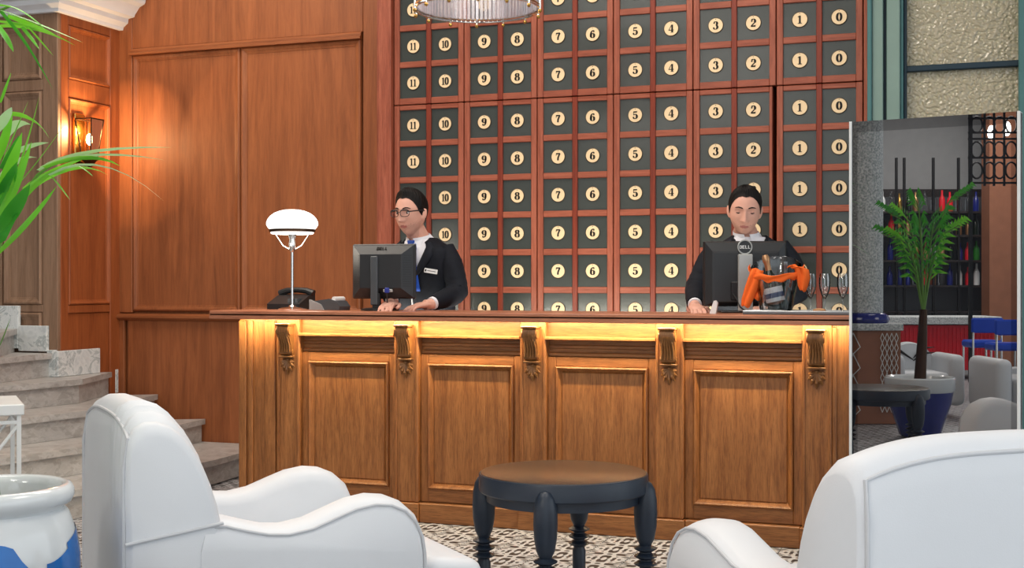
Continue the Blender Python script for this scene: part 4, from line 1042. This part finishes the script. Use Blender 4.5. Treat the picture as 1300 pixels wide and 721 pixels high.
def person(label, ground, yaw, head_c, head_yaw, head_pitch, head_roll, hs, arms, glasses=False, tie=True, stubble=False, badge=False, lids=.0, hair_top=.016, parting=0, base_z=0.0, sh_z=1.40):
    root = empty('person', label, 'person', ground)
    G = Vector(ground)
    Ry = Matrix.Rotation(yaw, 4, 'Z'); loc = lambda p: Vector(p)-G
    hm = Matrix.Translation(loc(head_c)) @ Matrix.Rotation(head_yaw, 4, 'Z') @ Matrix.Rotation(head_pitch, 4, 'X') @ Matrix.Rotation(head_roll, 4, 'Y')
    dz = sh_z-1.40
    RINGS = [(.70, .192, .128), (.82, .186, .124), (.95, .178, .12), (1.08, .176, .12), (1.20, .188, .126), (1.30, .20, .126), (1.355, .205, .118), (1.39, .198, .106), (1.418, .165, .094), (1.44, .12, .083), (1.458, .088, .074), (1.475, .072, .068)]
    def tors(z, ang, shrink=0):                                      # ang 0 = front
        z_ = z-dz
        for (z0, a0, b0), (z1, a1, b1) in zip(RINGS, RINGS[1:]):
            if z0 <= z_ <= z1: t_ = (z_-z0)/(z1-z0); t_ = t_*t_*(3-2*t_) if z0 > 1.3 else t_; a, b_ = a0+(a1-a0)*t_, b0+(b1-b0)*t_; break
        else: a, b_ = RINGS[-1][1:] if z_ > 1 else RINGS[0][1:]
        cx, sy = math.sin(ang), -math.cos(ang); e = .82
        x = (a-shrink)*math.copysign(abs(cx)**e, cx); y = (b_-shrink)*math.copysign(abs(sy)**e, sy)
        lean = -.05*max(0, (z_-1.0)/.45)+(.012 if z_ > 1.40 else 0)
        return Ry @ Vector((x, y+lean, z))
    # ---- body: one fused skin surface
    mb = MB(); head_mesh(mb, hm, hs)
    nb = tors(1.43+dz, 0, 0); nb = (tors(1.43+dz, 0)+tors(1.43+dz, PI))/2
    nk = hm @ Vector((0, .022, -.085))*1.0
    nk = hm @ (Vector((0, .020, -.075))*hs)
    mb.tube([nb-Vector((0, 0, .06)), nb+(nk-nb)*.5, nk], [.068, .058, .056], 20)
    mb.loft([[tors(z+dz, 2*PI*j/28, .03) for j in range(28)] for z in (.72, .95, 1.1, 1.25, 1.35, 1.40, 1.43)])
    for s in (-1, 1):
        mb.tube([Ry @ Vector((s*.085, 0, .80)), Ry @ Vector((s*.09, -.01, .48)), Ry @ Vector((s*.09, .0, .08))], [.085, .062, .045], 14)
        mb.ell(Ry @ Vector((s*.09, -.06, .045)), (.045, .125, .045), 14, 8, 0, Ry.to_3x3())
    for sh, el, wr, tip, sd, cv in arms:
        a, b_, c, d = loc(sh), loc(el), loc(wr), loc(tip)
        mb.tube([a, a.lerp(b_, .5), b_, b_.lerp(c, .5), c], [.034, .040, .038, .034, .026], 14); hand(mb, c, d, sd, cv)
    tmp = mb.build('body_raw', 'skin', None, fix=True); rm = tmp.modifiers.new('r', 'REMESH'); rm.mode = 'VOXEL'; rm.voxel_size = .0036
    sm_ = tmp.modifiers.new('s', 'SMOOTH'); sm_.factor = .5; sm_.iterations = 2
    bpy.context.view_layer.update(); dg = bpy.context.evaluated_depsgraph_get()
    me = bpy.data.meshes.new_from_object(tmp.evaluated_get(dg)); me.name = 'body'; bpy.data.objects.remove(tmp)
    me.materials.clear(); me.materials.append(M['skin']); me.materials.append(M['lip']); me.materials.append(M['skin_stubble'])
    inv = hm.inverted()
    for p in me.polygons:
        c = (inv @ p.center)/hs
        if c.y < -.05 and abs(c.x) < .024 and -.075 < c.z < -.051 and ((c.x/.0215)**2+((c.z+.062)/.0078)**2) < 1: p.material_index = 1
        elif stubble and c.y < -.0 and c.z < -.056+.5*max(0, abs(c.x)-.03)+random.uniform(-.008, .008) and c.z > -.13 and abs(c.x) < .08 and c.length < .16 and ((c.x/.028)**2+((c.z+.05)/.02)**2) > .0 and (abs(c.x) > .018 or c.z < -.043): p.material_index = 2
    me.shade_smooth(); obj('body', me, root)
    # ---- face parts
    def hp(az, el, off): return hm @ head_surface(az, el, hs, off)
    def front(x, z, off=0.0):                                        # point of the face surface above (x, z)
        el = math.asin(max(-.99, min(.99, z/.118))); az = math.asin(max(-.99, min(.99, x/(.0735*math.cos(el)))))
        for _ in range(6):
            p = head_surface(az, el); az += (x-p.x)*9; el += (z-p.z)*7
        p = head_surface(az, el); return hm @ ((p+Vector((0, -off, 0)))*hs)
    for s in (-1, 1):
        ec = Vector((s*.031, front(s*.031, .010).length*0-.071, .010))
        pf = inv @ front(s*.031, .010); ec = Vector((s*.031, pf.y/hs+.0075, .0095))
        e = MB(); e.ell(hm @ (ec*hs), (.0118*hs, .0118*hs, .0105*hs), 16, 12, 0, hm.to_3x3()); ey = e.build('eye', 'eye_white', root, True, 60)
        gz = Vector((-.25 if parting == 0 else 0, -1, -.25 if lids < .5 else -.9)).normalized()
        e = MB(); e.ell(hm @ ((ec+gz*.0085)*hs), (.0062*hs, .0058*hs, .0062*hs), 12, 8, 0, hm.to_3x3()); e.build('iris', 'iris', ey, True, 60)
        e = MB(); r_ = .0128                                          # upper lid
        rows_ = []
        lo = R(32-62*lids)
        for i in range(6):
            t_ = lo+(R(95)-lo)*i/5; rows_.append([hm @ ((ec+Vector((r_*1.05*math.sin(a)*math.cos(t_*.6), -r_*math.cos(a)*math.cos(t_), r_*.95*math.sin(t_)*1.0)))*hs) for a in [R(-75+15*j) for j in range(11)]])
        e.loft(rows_, closed=False, cap=False); e.build('eyelid', 'skin', ey, True, 80, fix=False)
        e = MB(); e.tube([p+(hm.to_3x3() @ Vector((0, -.0006, 0))) for p in rows_[0][1:-1]], .0019*hs, 6); e.build('lashes', 'hair', ey, True)
        e = MB(); e.tube([front(s*(.013+.036*q), .0285+.007*math.sin(PI*(q*.8+.1)), .001) for q in [i/7 for i in range(8)]], [.003, .0045, .005, .005, .0046, .004, .003, .0016], 7, flat=.7); e.build('eyebrow', 'hair', root, True)
    # ---- hair cap
    hl = [(0, .082), (20, .086), (38, .080), (52, .066), (64, .042), (74, .012), (84, -.008), (92, -.012), (98, .022), (108, .028), (118, -.012), (130, -.048), (150, -.062), (180, -.066)]
    def hair_z(az):
        a = abs(math.degrees(az)); 
        for (a0, z0), (a1, z1) in zip(hl, hl[1:]):
            if a0 <= a <= a1: return z0+(z1-z0)*(a-a0)/(a1-a0)
        return -.066
    n, k = 96, 16; rings = []
    for i in range(k+2):
        ring = []
        for j in range(n):
            az = -PI+2*PI*j/n; e0 = math.asin(max(-.95, min(.95, hair_z(az)/.118))); t_ = max(0, (i-1))/k
            el = e0+(PI/2-.03-e0)*t_
            th = .0035+(hair_top-.0035)*sm(0, .55, t_)*(1+.35*max(0, math.cos(az))*sm(.1, .4, t_)*(1-sm(.7, 1, t_)))
            th += .0022*math.sin(az*26+3*math.sin(el*5))*sm(.02, .3, t_)
            if i == 0: th = -.004
            ring.append(hm @ head_surface(az, el, hs, th))
        rings.append(ring)
    mb = MB(); mb.loft(rings); mb.build('hair', 'hair', root, True, 60)
    # ---- clothing
    zV = 1.215+dz
    def om(z):                                                       # half opening of the jacket front
        z_ = z-dz
        return .02 if z_ <= 1.215 else .02+.52*((z_-1.215)/.22)**.95 if z_ < 1.435 else .54+.9*(z_-1.435)/.04
    zs = [.70, .80, .9, 1.0, 1.1, 1.18]+[1.215+.02*i for i in range(12)]+[1.448, 1.46]
    rows_ = []
    for z in zs:
        o_ = om(z+dz); rows_.append([tors(z+dz, o_+(2*PI-2*o_)*j/44) for j in range(45)])
    mb = MB(); mb.loft(rows_, closed=False, cap=False)
    jk = mb.build('jacket', 'suit', root, True, 70, fix=False); md = jk.modifiers.new('thick', 'SOLIDIFY'); md.thickness = .006; md.offset = -1
    for sh, el, wr, tip, sd, cv in arms:
        a, b_, c = loc(sh), loc(el), loc(wr); u1, u2 = (b_-a).normalized(), (c-b_).normalized()
        path = [a-u1*.045, a+u1*.05, a.lerp(b_, .5), b_-u1*.06, b_+(u2-u1)*.012, b_+u2*.06, b_.lerp(c, .55), c-u2*.035]
        s_ = MB(); rad = [.042, .063, .063, .059, .06, .057, .05, .041]
        pts2, r2 = [], []
        for i in range(len(path)-1):
            for q in range(4):
                t_ = q/4; pts2.append(path[i].lerp(path[i+1], t_)); r2.append((rad[i]+(rad[i+1]-rad[i])*t_)*(1+.025*math.sin((i*4+q)*2.1)*(i > 1)))
        pts2.append(path[-1]); r2.append(rad[-1])
        s_.tube(pts2, r2, 18); slv = s_.build('sleeve', 'suit', jk, True, 70)
        MB().tube([c-u2*.05, c-u2*.018], [.036, .034], 16).build('shirt_cuff', 'shirt', root, True)
    for s in (-1, 1):                                                # lapels
        rows_ = []
        for i in range(13):
            z = zV+.002+(.228)*i/12; t_ = i/12; wd = .03+.30*math.sin(min(1, t_*1.25)*PI*.55) if t_ < .78 else .33-.10*(t_-.78)/.22
            if .70 < t_ < .80: wd *= .80
            o_ = om(z); ln_ = []
            for q in range(5):
                an = o_-.01+wd*q/4; P_ = tors(min(z, 1.455+dz), s*an); ctr = tors(min(z, 1.455+dz), s*an, .02); ln_.append(P_+(P_-ctr)*(.35+.15*math.sin(PI*q/4)))
            rows_.append(ln_)
        m_ = MB(); m_.loft(rows_, closed=False, cap=False); lo_ = m_.build('lapel', 'suit_lapel', jk, True, 70, fix=False); md = lo_.modifiers.new('thick', 'SOLIDIFY'); md.thickness = .004
    mb = MB(); mb.loft([[tors(z+dz, 2*PI*j/36, .010) for j in range(36)] for z in (1.0, 1.1, 1.2, 1.26, 1.32, 1.36, 1.40, 1.43, 1.45)], cap=False)
    sh_ = mb.build('shirt', 'shirt', root, True, 70)
    # collar stand and points
    ax = (nk-nb); m_ = MB(); c0 = nb+Vector((0, 0, .0)); rows_ = []
    for i, (h, rr_) in enumerate(((.005, .071), (.03, .066), (.052, .0625), (.054, .066), (.03, .073), (.006, .082))):
        c_ = nb+ax.normalized()*h; rows_.append([c_+Ry @ Vector((rr_*math.sin(R(12)+(2*PI-R(24))*j/30), -rr_*math.cos(R(12)+(2*PI-R(24))*j/30)*1.02, -.018*math.cos(R(12)+(2*PI-R(24))*j/30)*(1 if True else 0))) for j in range(31)])
    m_.loft(rows_, closed=False, cap=False); m_.build('collar', 'shirt', sh_, True, 80, fix=False)
    for s in (-1, 1):
        b_ = nb+ax.normalized()*.036; P_ = [b_+Ry @ Vector((s*.012, -.072, -.018)), b_+Ry @ Vector((s*.058, -.045, -.004)), b_+Ry @ Vector((s*.06, -.072, -.052)), b_+Ry @ Vector((s*.030, -.094, -.066))]
        nn = Ry @ Vector((0, -.004, 0)); MB().add(P_+[p-nn for p in P_], [(0, 1, 2, 3), (7, 6, 5, 4), (0, 4, 5, 1), (1, 5, 6, 2), (2, 6, 7, 3), (3, 7, 4, 0)]).build('collar_point', 'shirt', sh_)
    if tie:
        rows_ = []
        for i in range(12):
            t_ = i/11; z = 1.425+dz-.26*t_; hw_ = .016+.02*t_
            P_ = [tors(min(z, 1.45+dz), q*hw_/.12, .0)+Ry @ Vector((0, -.008+.004*abs(q), 0)) for q in (-1, -.5, 0, .5, 1)]; rows_.append(P_)
        m_ = MB(); m_.loft(rows_, closed=False, cap=False); ti = m_.build('tie', 'tie_blue', root, True, 80, fix=False); md = ti.modifiers.new('thick', 'SOLIDIFY'); md.thickness = .004
        kn = tors(1.425+dz, 0)+Ry @ Vector((0, -.012, .008)); m_ = MB(); m3 = Ry.to_3x3()
        m_.loft([[kn+m3 @ Vector((sx*w_, sy*.009, h)) for sx, sy in ((-1, -1), (1, -1), (1, 1), (-1, 1))] for w_, h in ((.011, -.022), (.019, .004), (.018, .012))]); m_.build('tie_knot', 'tie_blue', ti)
    m_ = MB()
    m_.loft([[tors(z+dz, 2*PI*j/28, .012) for j in range(28)] for z in (.72, .85, .98)])
    for s in (-1, 1): m_.tube([Ry @ Vector((s*.09, 0, .80)), Ry @ Vector((s*.095, -.01, .48)), Ry @ Vector((s*.095, .0, .06))], [.098, .08, .075], 16)
    m_.build('trousers', 'suit', root, True, 60)
    if badge:
        an = R(38); z = 1.275+dz; P_ = tors(z, an); cn = tors(z, an, .03); nn = (P_-cn).normalized(); sdv = Vector((0, 0, 1)).cross(nn).normalized(); up = nn.cross(sdv)
        m3 = Matrix((sdv, -nn, up)).transposed(); rot = Matrix.Rotation(R(9), 3, 'Y')
        f = lambda p: P_+nn*.006+m3 @ (rot @ p)
        bd = MB().box(-.036, .036, -.004, 0, -.0125, .0125, r=.002).map(f).build('name_badge', 'white_plastic', root, label='small white name badge')
        MB().box(-.033, -.025, -.0045, -.004, -.006, .006).box(-.02, .026, -.0045, -.004, -.0015, .0015).map(f).build('badge_print', 'ink', bd)
    if glasses:
        gl = MB(); 
        for s in (-1, 1):
            c = Vector((s*.0325, -.102, .008)); w_, h_ = .0255, .0165
            gl.tube([hm @ ((c+Vector((w_*math.copysign(abs(math.cos(a))**.6, math.cos(a)), .006*abs(math.cos(a))*(1 if math.cos(a)*s > 0 else .1), h_*math.copysign(abs(math.sin(a))**.7, math.sin(a))+(.0 if math.sin(a) < 0 else .001))))*hs) for a in [2*PI*j/28 for j in range(29)]], [.0018+.0020*max(0, math.sin(2*PI*j/28)) for j in range(29)], 6, cap=False)
            gl.tube([hm @ (Vector((s*.056, -.097, .016))*hs), hm @ (Vector((s*.074, -.06, .018))*hs), hm @ (Vector((s*.081, .0, .018))*hs), hm @ (Vector((s*.08, .02, .008))*hs)], .0034, 6)
        gl.tube([hm @ (Vector((q*.009, -.104-.003*(1-q*q), .014))*hs) for q in (-1, -.5, 0, .5, 1)], .0018, 6)
        go = gl.build('glasses', 'black_plastic', root, True, 60, label='black rimmed glasses')
        for s in (-1, 1):
            c = Vector((s*.0325, -.101, .008)); m_ = MB(); m_.add([hm @ ((c+Vector((.0245*math.cos(2*PI*j/20), 0, .0155*math.sin(2*PI*j/20))))*hs) for j in range(20)], [tuple(range(20))]); m_.build('lens', 'lens', go, fix=False)
    return root

# man with glasses, left; turned toward his monitor
D1 = 7.08; g1 = W((541-650)/FPX*D1, D1); y1 = TH+R(-33)
def shp(g, yaw, s, z=1.375): return g+Matrix.Rotation(yaw, 3, 'Z') @ Vector((s*.178, -.035, 0))+Vector((0, 0, z))
person('man in dark suit, blue tie and glasses behind the left monitor', g1, y1, atD(521.5, 271.5, 6.98), TH+R(-31), R(6), 0, 1.055,
       [(shp(g1, y1, 1, 1.365), atD(583, 372, 6.92), atD(545, 386.5, 6.72), atD(510, 390, 6.60), -1, .5),
        (shp(g1, y1, -1, 1.365), atD(494, 362, 6.95), atD(498, 384, 6.66), atD(486, 390.5, 6.50), 1, .5)],
       glasses=True, tie=True, stubble=True, badge=True, hair_top=.019, sh_z=1.395)
# man looking down behind the wide monitor, right
D2 = 6.56; g2 = W((950-650)/FPX*D2, D2); y2 = TH+R(-6)
person('man in dark suit looking down behind the wide monitor', g2, y2, atD(945.5, 268.5, 6.47), TH+R(-9), R(14), R(3), 1.04,
       [(shp(g2, y2, 1, 1.365), atD(1019, 368, 6.52), atD(982, 385, 6.36), atD(962, 391, 6.27), -1, .4),
        (shp(g2, y2, -1, 1.365), atD(884, 366, 6.52), atD(882, 389, 6.24), atD(889, 395.5, 6.07), 1, .5)],
       tie=False, stubble=True, lids=.75, hair_top=.014, parting=1, sh_z=1.39)
# ================================================================ THE BAR SIDE OF THE LOBBY (behind and left of the camera; seen in the black glass)
NP = Vector((-math.sin(AL), -math.cos(AL)))    # glass normal in the camera-aligned plan
P0 = Vector(TL)-NP*-.004
def mirror(p):                                 # seen position (camera plan x, y, z) -> where the thing stands in the room
    q = Vector((p[0], p[1])); dd = (q-P0).dot(NP); r_ = q-NP*2*dd; return W(r_.x, r_.y, p[2])
def seen(u, v, D): return Vector(((u-650)/FPX*D, D, HC-(v-360.5)/FPX*D))
def mbuild(mb, name, mt, parent, smooth=False, ang=40):
    o_ = Vector(parent.location); return mb.map(lambda p: mirror(p)-o_).build(name, mt, parent, smooth, ang)
def mroot(name, label, cat, u, D, group=None):
    p = seen(u, 360, D); return empty(name, label, cat, mirror((p.x, p.y, 0)), 0, group)
def sbox_(u0, u1, v0, v1, D, dep, r=0):
    a, b_ = seen(u0, v1, D), seen(u1, v0, D); return MB().box(a.x, b_.x, D, D+dep, max(0, a.z), b_.z, r=r)
# stone column on a panelled pedestal
r1 = mroot('stone_column', 'rough grey stone column on a pedestal reflected in the display', 'column', 1100, 11)
c = seen(1100, 360, 11); rr_ = 24*11/FPX
mbuild(MB().lathe([(rr_, .93), (rr_, 4.1)], 32, (c.x, c.y+.1, 0)), 'shaft', 'stucco', r1, True)
mbuild(MB().lathe([(rr_*1.25, .86), (rr_*1.35, .89), (rr_*1.25, .93), (rr_*1.05, .95)], 32, (c.x, c.y+.1, 0)), 'base_ring', 'deep_blue_glaze', r1, True)
mbuild(MB().box(c.x-.27, c.x+.27, c.y-.16, c.y+.36, .80, .86, r=.006), 'cap_stone', 'stucco', r1); mbuild(MB().box(c.x-.25, c.x+.25, c.y-.14, c.y+.34, 0, .80), 'pedestal', 'brown_wall', r1)
m_ = MB()
for i in range(4):
    for j in range(8):
        x0, z0 = c.x+.09+.04*i, .1+.085*j
        for s in (-1, 1): m_.tube([(x0, c.y-.15, z0), (x0+s*.016, c.y-.152, z0+.042), (x0, c.y-.15, z0+.084)], .0035, 5)
for j in range(4):
    for s in (-1, 1):
        m_.tube([(c.x-.16, c.y-.15, .06+.18*j), (c.x-.16+s*.06, c.y-.152, .12+.18*j), (c.x-.16, c.y-.15, .24+.18*j)], .005, 5)
mbuild(m_, 'lattice', 'white_metal', r1)
# palm in a blue pot
r2 = mroot('potted_palm', 'palm in a deep blue pot with white rim reflected in the display', 'plant', 1167, 10); c = seen(1167, 360, 10)
mbuild(MB().lathe([(.14, 0), (.16, .02), (.19, .12), (.235, .25), (.255, .355)], 36, (c.x, c.y, 0)), 'pot', 'deep_blue_glaze', r2, True)
mbuild(MB().lathe([(.255, .355), (.268, .37), (.272, .46), (.26, .47), (.24, .46), (.22, .40), (.02, .40)], 36, (c.x, c.y, 0)), 'rim', 'white_glaze', r2, True)
mbuild(MB().tube([(c.x, c.y, .4), (c.x+.02, c.y, .75), (c.x+.03, c.y, 1.0)], [.05, .04, .03], 10), 'trunk', 'bronze', r2, True)
random.seed(3)
for k_ in range(11):
    a = 2*PI*k_/11+.3; dr = Vector((math.cos(a), math.sin(a)*.7, 0)); hh = random.uniform(.8, 1.25); b0 = Vector((c.x+.03, c.y, .95)); dr *= .55
    P_ = [b0, b0+dr*.12+Vector((0, 0, .4*hh)), b0+dr*.32+Vector((0, 0, .7*hh)), b0+dr*.6+Vector((0, 0, .78*hh))]
    f_ = mbuild(MB().tube(P_, [.008, .007, .005, .003], 6), 'frond', 'stem_green', r2, True); m_ = MB()
    for i in range(12):
        t_ = .25+.74*i/11; i0 = min(2, int(t_*3)); q = P_[i0].lerp(P_[i0+1], t_*3-i0)
        for s in (-1, 1):
            sd = Vector((-dr.y, dr.x, 0)).normalized()*s; e_ = q+(sd*.10+dr*.22+Vector((0, 0, .06)))*(1.1-.5*t_); mid = (q+e_)/2+Vector((0, 0, .05)); wv_ = Vector((0, 0, .014))+dr*.008
            m_.add([q, mid-wv_, e_, mid+wv_], [(0, 1, 2, 3)])
    m_.map(lambda p: mirror(p)-Vector(r2.location)); lf = m_.build('leaflets', 'leaf_dark' if k_ % 3 else 'leaf', f_, fix=False)
# low dark table before the column
tq = mirror(seen(1118, 360, 8.5)); low_table('dark low round table below the camera, reflected beside the blue pot', Vector((tq.x, tq.y, 0)), .3)
# white armchair with brush-stroke print, white sofa
def soft(name, label, cat, u0, u1, vt, D, mt='white_leather', arms=True, dep=.7):
    r_ = mroot(name, label, cat, (u0+u1)/2, D); a, b_ = seen(u0, vt, D), seen(u1, vt, D); w_ = b_.x-a.x; cx = (a.x+b_.x)/2; ht = a.z
    m_ = MB(); rows_ = []
    for y in (0, .05, .12, .18):
        k_ = 1-.03*abs(y-.09)/.09; rows_.append([Vector((cx+w_/2*k_*math.cos(t_), D+dep-.2+y, max(.12, .12+(ht-.12)*k_*(max(0, math.sin(t_)))**.55))) for t_ in [PI*i/20 for i in range(21)]])
    m_.loft(rows_); mbuild(m_, 'backrest', mt, r_, True, 60)
    mbuild(MB().box(cx-w_*.4, cx+w_*.4, D+.02, D+dep-.15, .12, .40, r=.05, seg=3), 'seat', mt, r_, True, 60)
    if arms:
        for s in (-1, 1): mbuild(MB().box(cx+s*w_*.5-.075, cx+s*w_*.5+.075, D-.0, D+dep-.1, .10, .56, r=.06, seg=4), 'arm', mt, r_, True, 60)
    return r_, cx, ht
ra, cx, ht = soft('armchair', 'white round-backed armchair with dark brush strokes reflected in the display', 'armchair', 1140, 1216, 437, 11.4)
m_ = MB()
for s, o_ in ((1, .0), (1, .05), (-1, .02)):
    m_.tube([(cx+.02, 11.4+.49, ht-.18+o_*.5), (cx+.10*s, 11.4+.488, ht-.11+o_), (cx+.22*s, 11.4+.49, ht-.10+o_)], [.004, .014, .003], 6)
mbuild(m_, 'brush_stroke', 'ink', ra)
soft('sofa', 'white two seat sofa reflected at the right of the display', 'sofa', 1276, 1390, 472, 10.7, dep=.8)
# bar: counter, shelves, bottles
DB = 16.0
rb_ = mroot('bar_counter', 'bar counter with red front and stone top reflected in the display', 'bar', 1190, DB)
mbuild(sbox_(1112, 1262, 413, 470, DB, .5), 'front', 'red_fabric', rb_); mbuild(sbox_(1100, 1272, 402, 412, DB-.1, .7, .01), 'worktop', 'stucco', rb_)
m_ = MB()
for i in range(30):
    a = seen(1114+i*5, 466, DB); m_.box(a.x, a.x+.02, DB-.015, DB, .15, seen(1114, 416, DB).z)
mbuild(m_, 'pleats', 'red_fabric', rb_)
rs_ = mroot('bar_shelf', 'dark back bar shelf unit with bottles reflected in the display', 'shelf', 1190, DB+1.6); DS = DB+1.6
mbuild(sbox_(1105, 1262, 250, 470, DS+.42, .06), 'back_panel', 'grey_plastic', rs_)
SH = [268, 298, 330, 362, 395]
for v in SH: mbuild(sbox_(1108, 1258, v, v+2.5, DS, .4), 'shelf_board', 'dark_wood', rs_)
for u in (1108, 1137, 1147, 1184, 1216, 1256): mbuild(sbox_(u, u+2.5, 200, 470, DS-.0, .05), 'post', 'iron', rs_)
bp_ = [(.04, 0), (.042, .01), (.042, .17), (.034, .2), (.015, .24), (.014, .31), (.0, .312)]
bm_ = {}
cols = ['bottle_dark', 'brass', 'red_fabric', 'white_glaze', 'foil_gold', 'deep_blue_glaze', 'clear_glass', 'leaf_dark']
names = ['bottle-green', 'amber', 'red', 'white', 'copper', 'blue', 'clear', 'green']
for i, cmt in enumerate(cols): bm_[cmt] = MB().lathe(bp_, 12).mesh('bottle', cmt, True, 50)
ORD = 'first second third fourth fifth sixth seventh eighth ninth tenth eleventh twelfth thirteenth'.split()
ordn = ['top', 'second', 'third', 'fourth']
for r_i, v in enumerate(SH[:-1]):
    base_z = seen(1180, v, DS).z
    for j in range(13):
        u = 1113+j*11+random.uniform(-1, 1); ci = random.randrange(len(cols)); p = seen(u, v, DS); w_ = mirror((p.x, DS+.18, 0))
        o_ = obj('bottle', bm_[cols[ci]]); o_.location = (w_.x, w_.y, base_z+.001); o_.scale = (1, 1, random.uniform(.8, 1.0))
        tag(o_, '%s bottle, %s from left on %s back bar shelf, reflected in display' % (names[ci], ORD[j], ordn[r_i]), 'bottle', 'bottles on the back bar shelves')
# wall behind the bar, brown pier, lattice screen with lights
rw = srt('wall_rear', 'grey wall behind the bar, reflected in the display', 'wall', mirror(seen(1190, 360, 18.4)) * Vector((1, 1, 0)) if False else Vector((mirror(seen(1190, 360, 18.4)).x, mirror(seen(1190, 360, 18.4)).y, 0)))
m_ = MB(); a, b_ = seen(1000, 360, 18.4), seen(1420, 360, 18.4); m_.box(a.x, b_.x, 18.4, 18.55, 0, 4.1); mbuild(m_, 'wall_core', 'wall_paint', rw)
mbuild(sbox_(1120, 1262, 240, 262, 18.35, .05), 'dark_band', 'dark_wood', rw)
mbuild(sbox_(1256, 1345, 100, 600, 17.3, .3), 'pier', 'brown_wall', rw)
rl = mroot('lattice_screen', 'black iron lattice screen with lamps reflected at top of the display', 'screen', 1265, 15.5); m_ = MB()
for u in (1231, 1250, 1262, 1275, 1292): p = seen(u, 360, 15.5); m_.box(p.x-.012, p.x+.012, 15.5, 15.52, 2.4, 3.6)
for v in (232, 200, 176, 168, 150, 138): z = seen(1260, v, 15.5).z; m_.box(seen(1229, 0, 15.5).x, seen(1296, 0, 15.5).x, 15.5, 15.52, z-.012, z+.012)
for u in (1240, 1256, 1269, 1284):
    for v in (190, 216, 158):
        p = seen(u, v, 15.5); m_.tube([(p.x+.07*math.cos(2*PI*j/14), 15.51, p.z+.1*math.sin(2*PI*j/14)) for j in range(15)], .012, 5, cap=False)
mbuild(m_, 'grille', 'iron', rl)
for u, v in ((1259, 168), (1279, 163)):
    p = seen(u, v, 15.6); mbuild(MB().ell((p.x, 15.62, p.z), (.045, .045, .09), 12, 8), 'lamp_globe', 'globe_white', rl, True)
for u in (1232, 1295): p = seen(u, 360, 15.5); mbuild(MB().box(p.x-.02, p.x+.02, 15.49, 15.53, 0, 4.1), 'standard', 'iron', rl)
# blue bar stools
for i, (u, D) in enumerate(((1246, 13.6), (1276, 13.0))):
    rq = mroot('bar_stool', ('blue bar stool by the red bar front reflected in the display', 'taller looking blue bar stool at the display edge, reflected')[i], 'stool', u, D, 'blue bar stools'); p = seen(u, 360, D)
    mbuild(MB().box(p.x-.17, p.x+.17, D-.15, D+.15, .52, .60, r=.02), 'seat', 'royal_blue', rq); mbuild(MB().box(p.x-.17, p.x+.17, D-.18, D-.14, .68, .84+.0*i, r=.015), 'backrest', 'royal_blue', rq)
    for sx in (-1, 1):
        mbuild(MB().tube([(p.x+sx*.15, D-.16, .0), (p.x+sx*.15, D-.16, .8)], .012, 8), 'leg', 'chrome', rq); mbuild(MB().tube([(p.x+sx*.15, D+.13, .0), (p.x+sx*.15, D+.13, .53)], .012, 8), 'leg', 'chrome', rq)
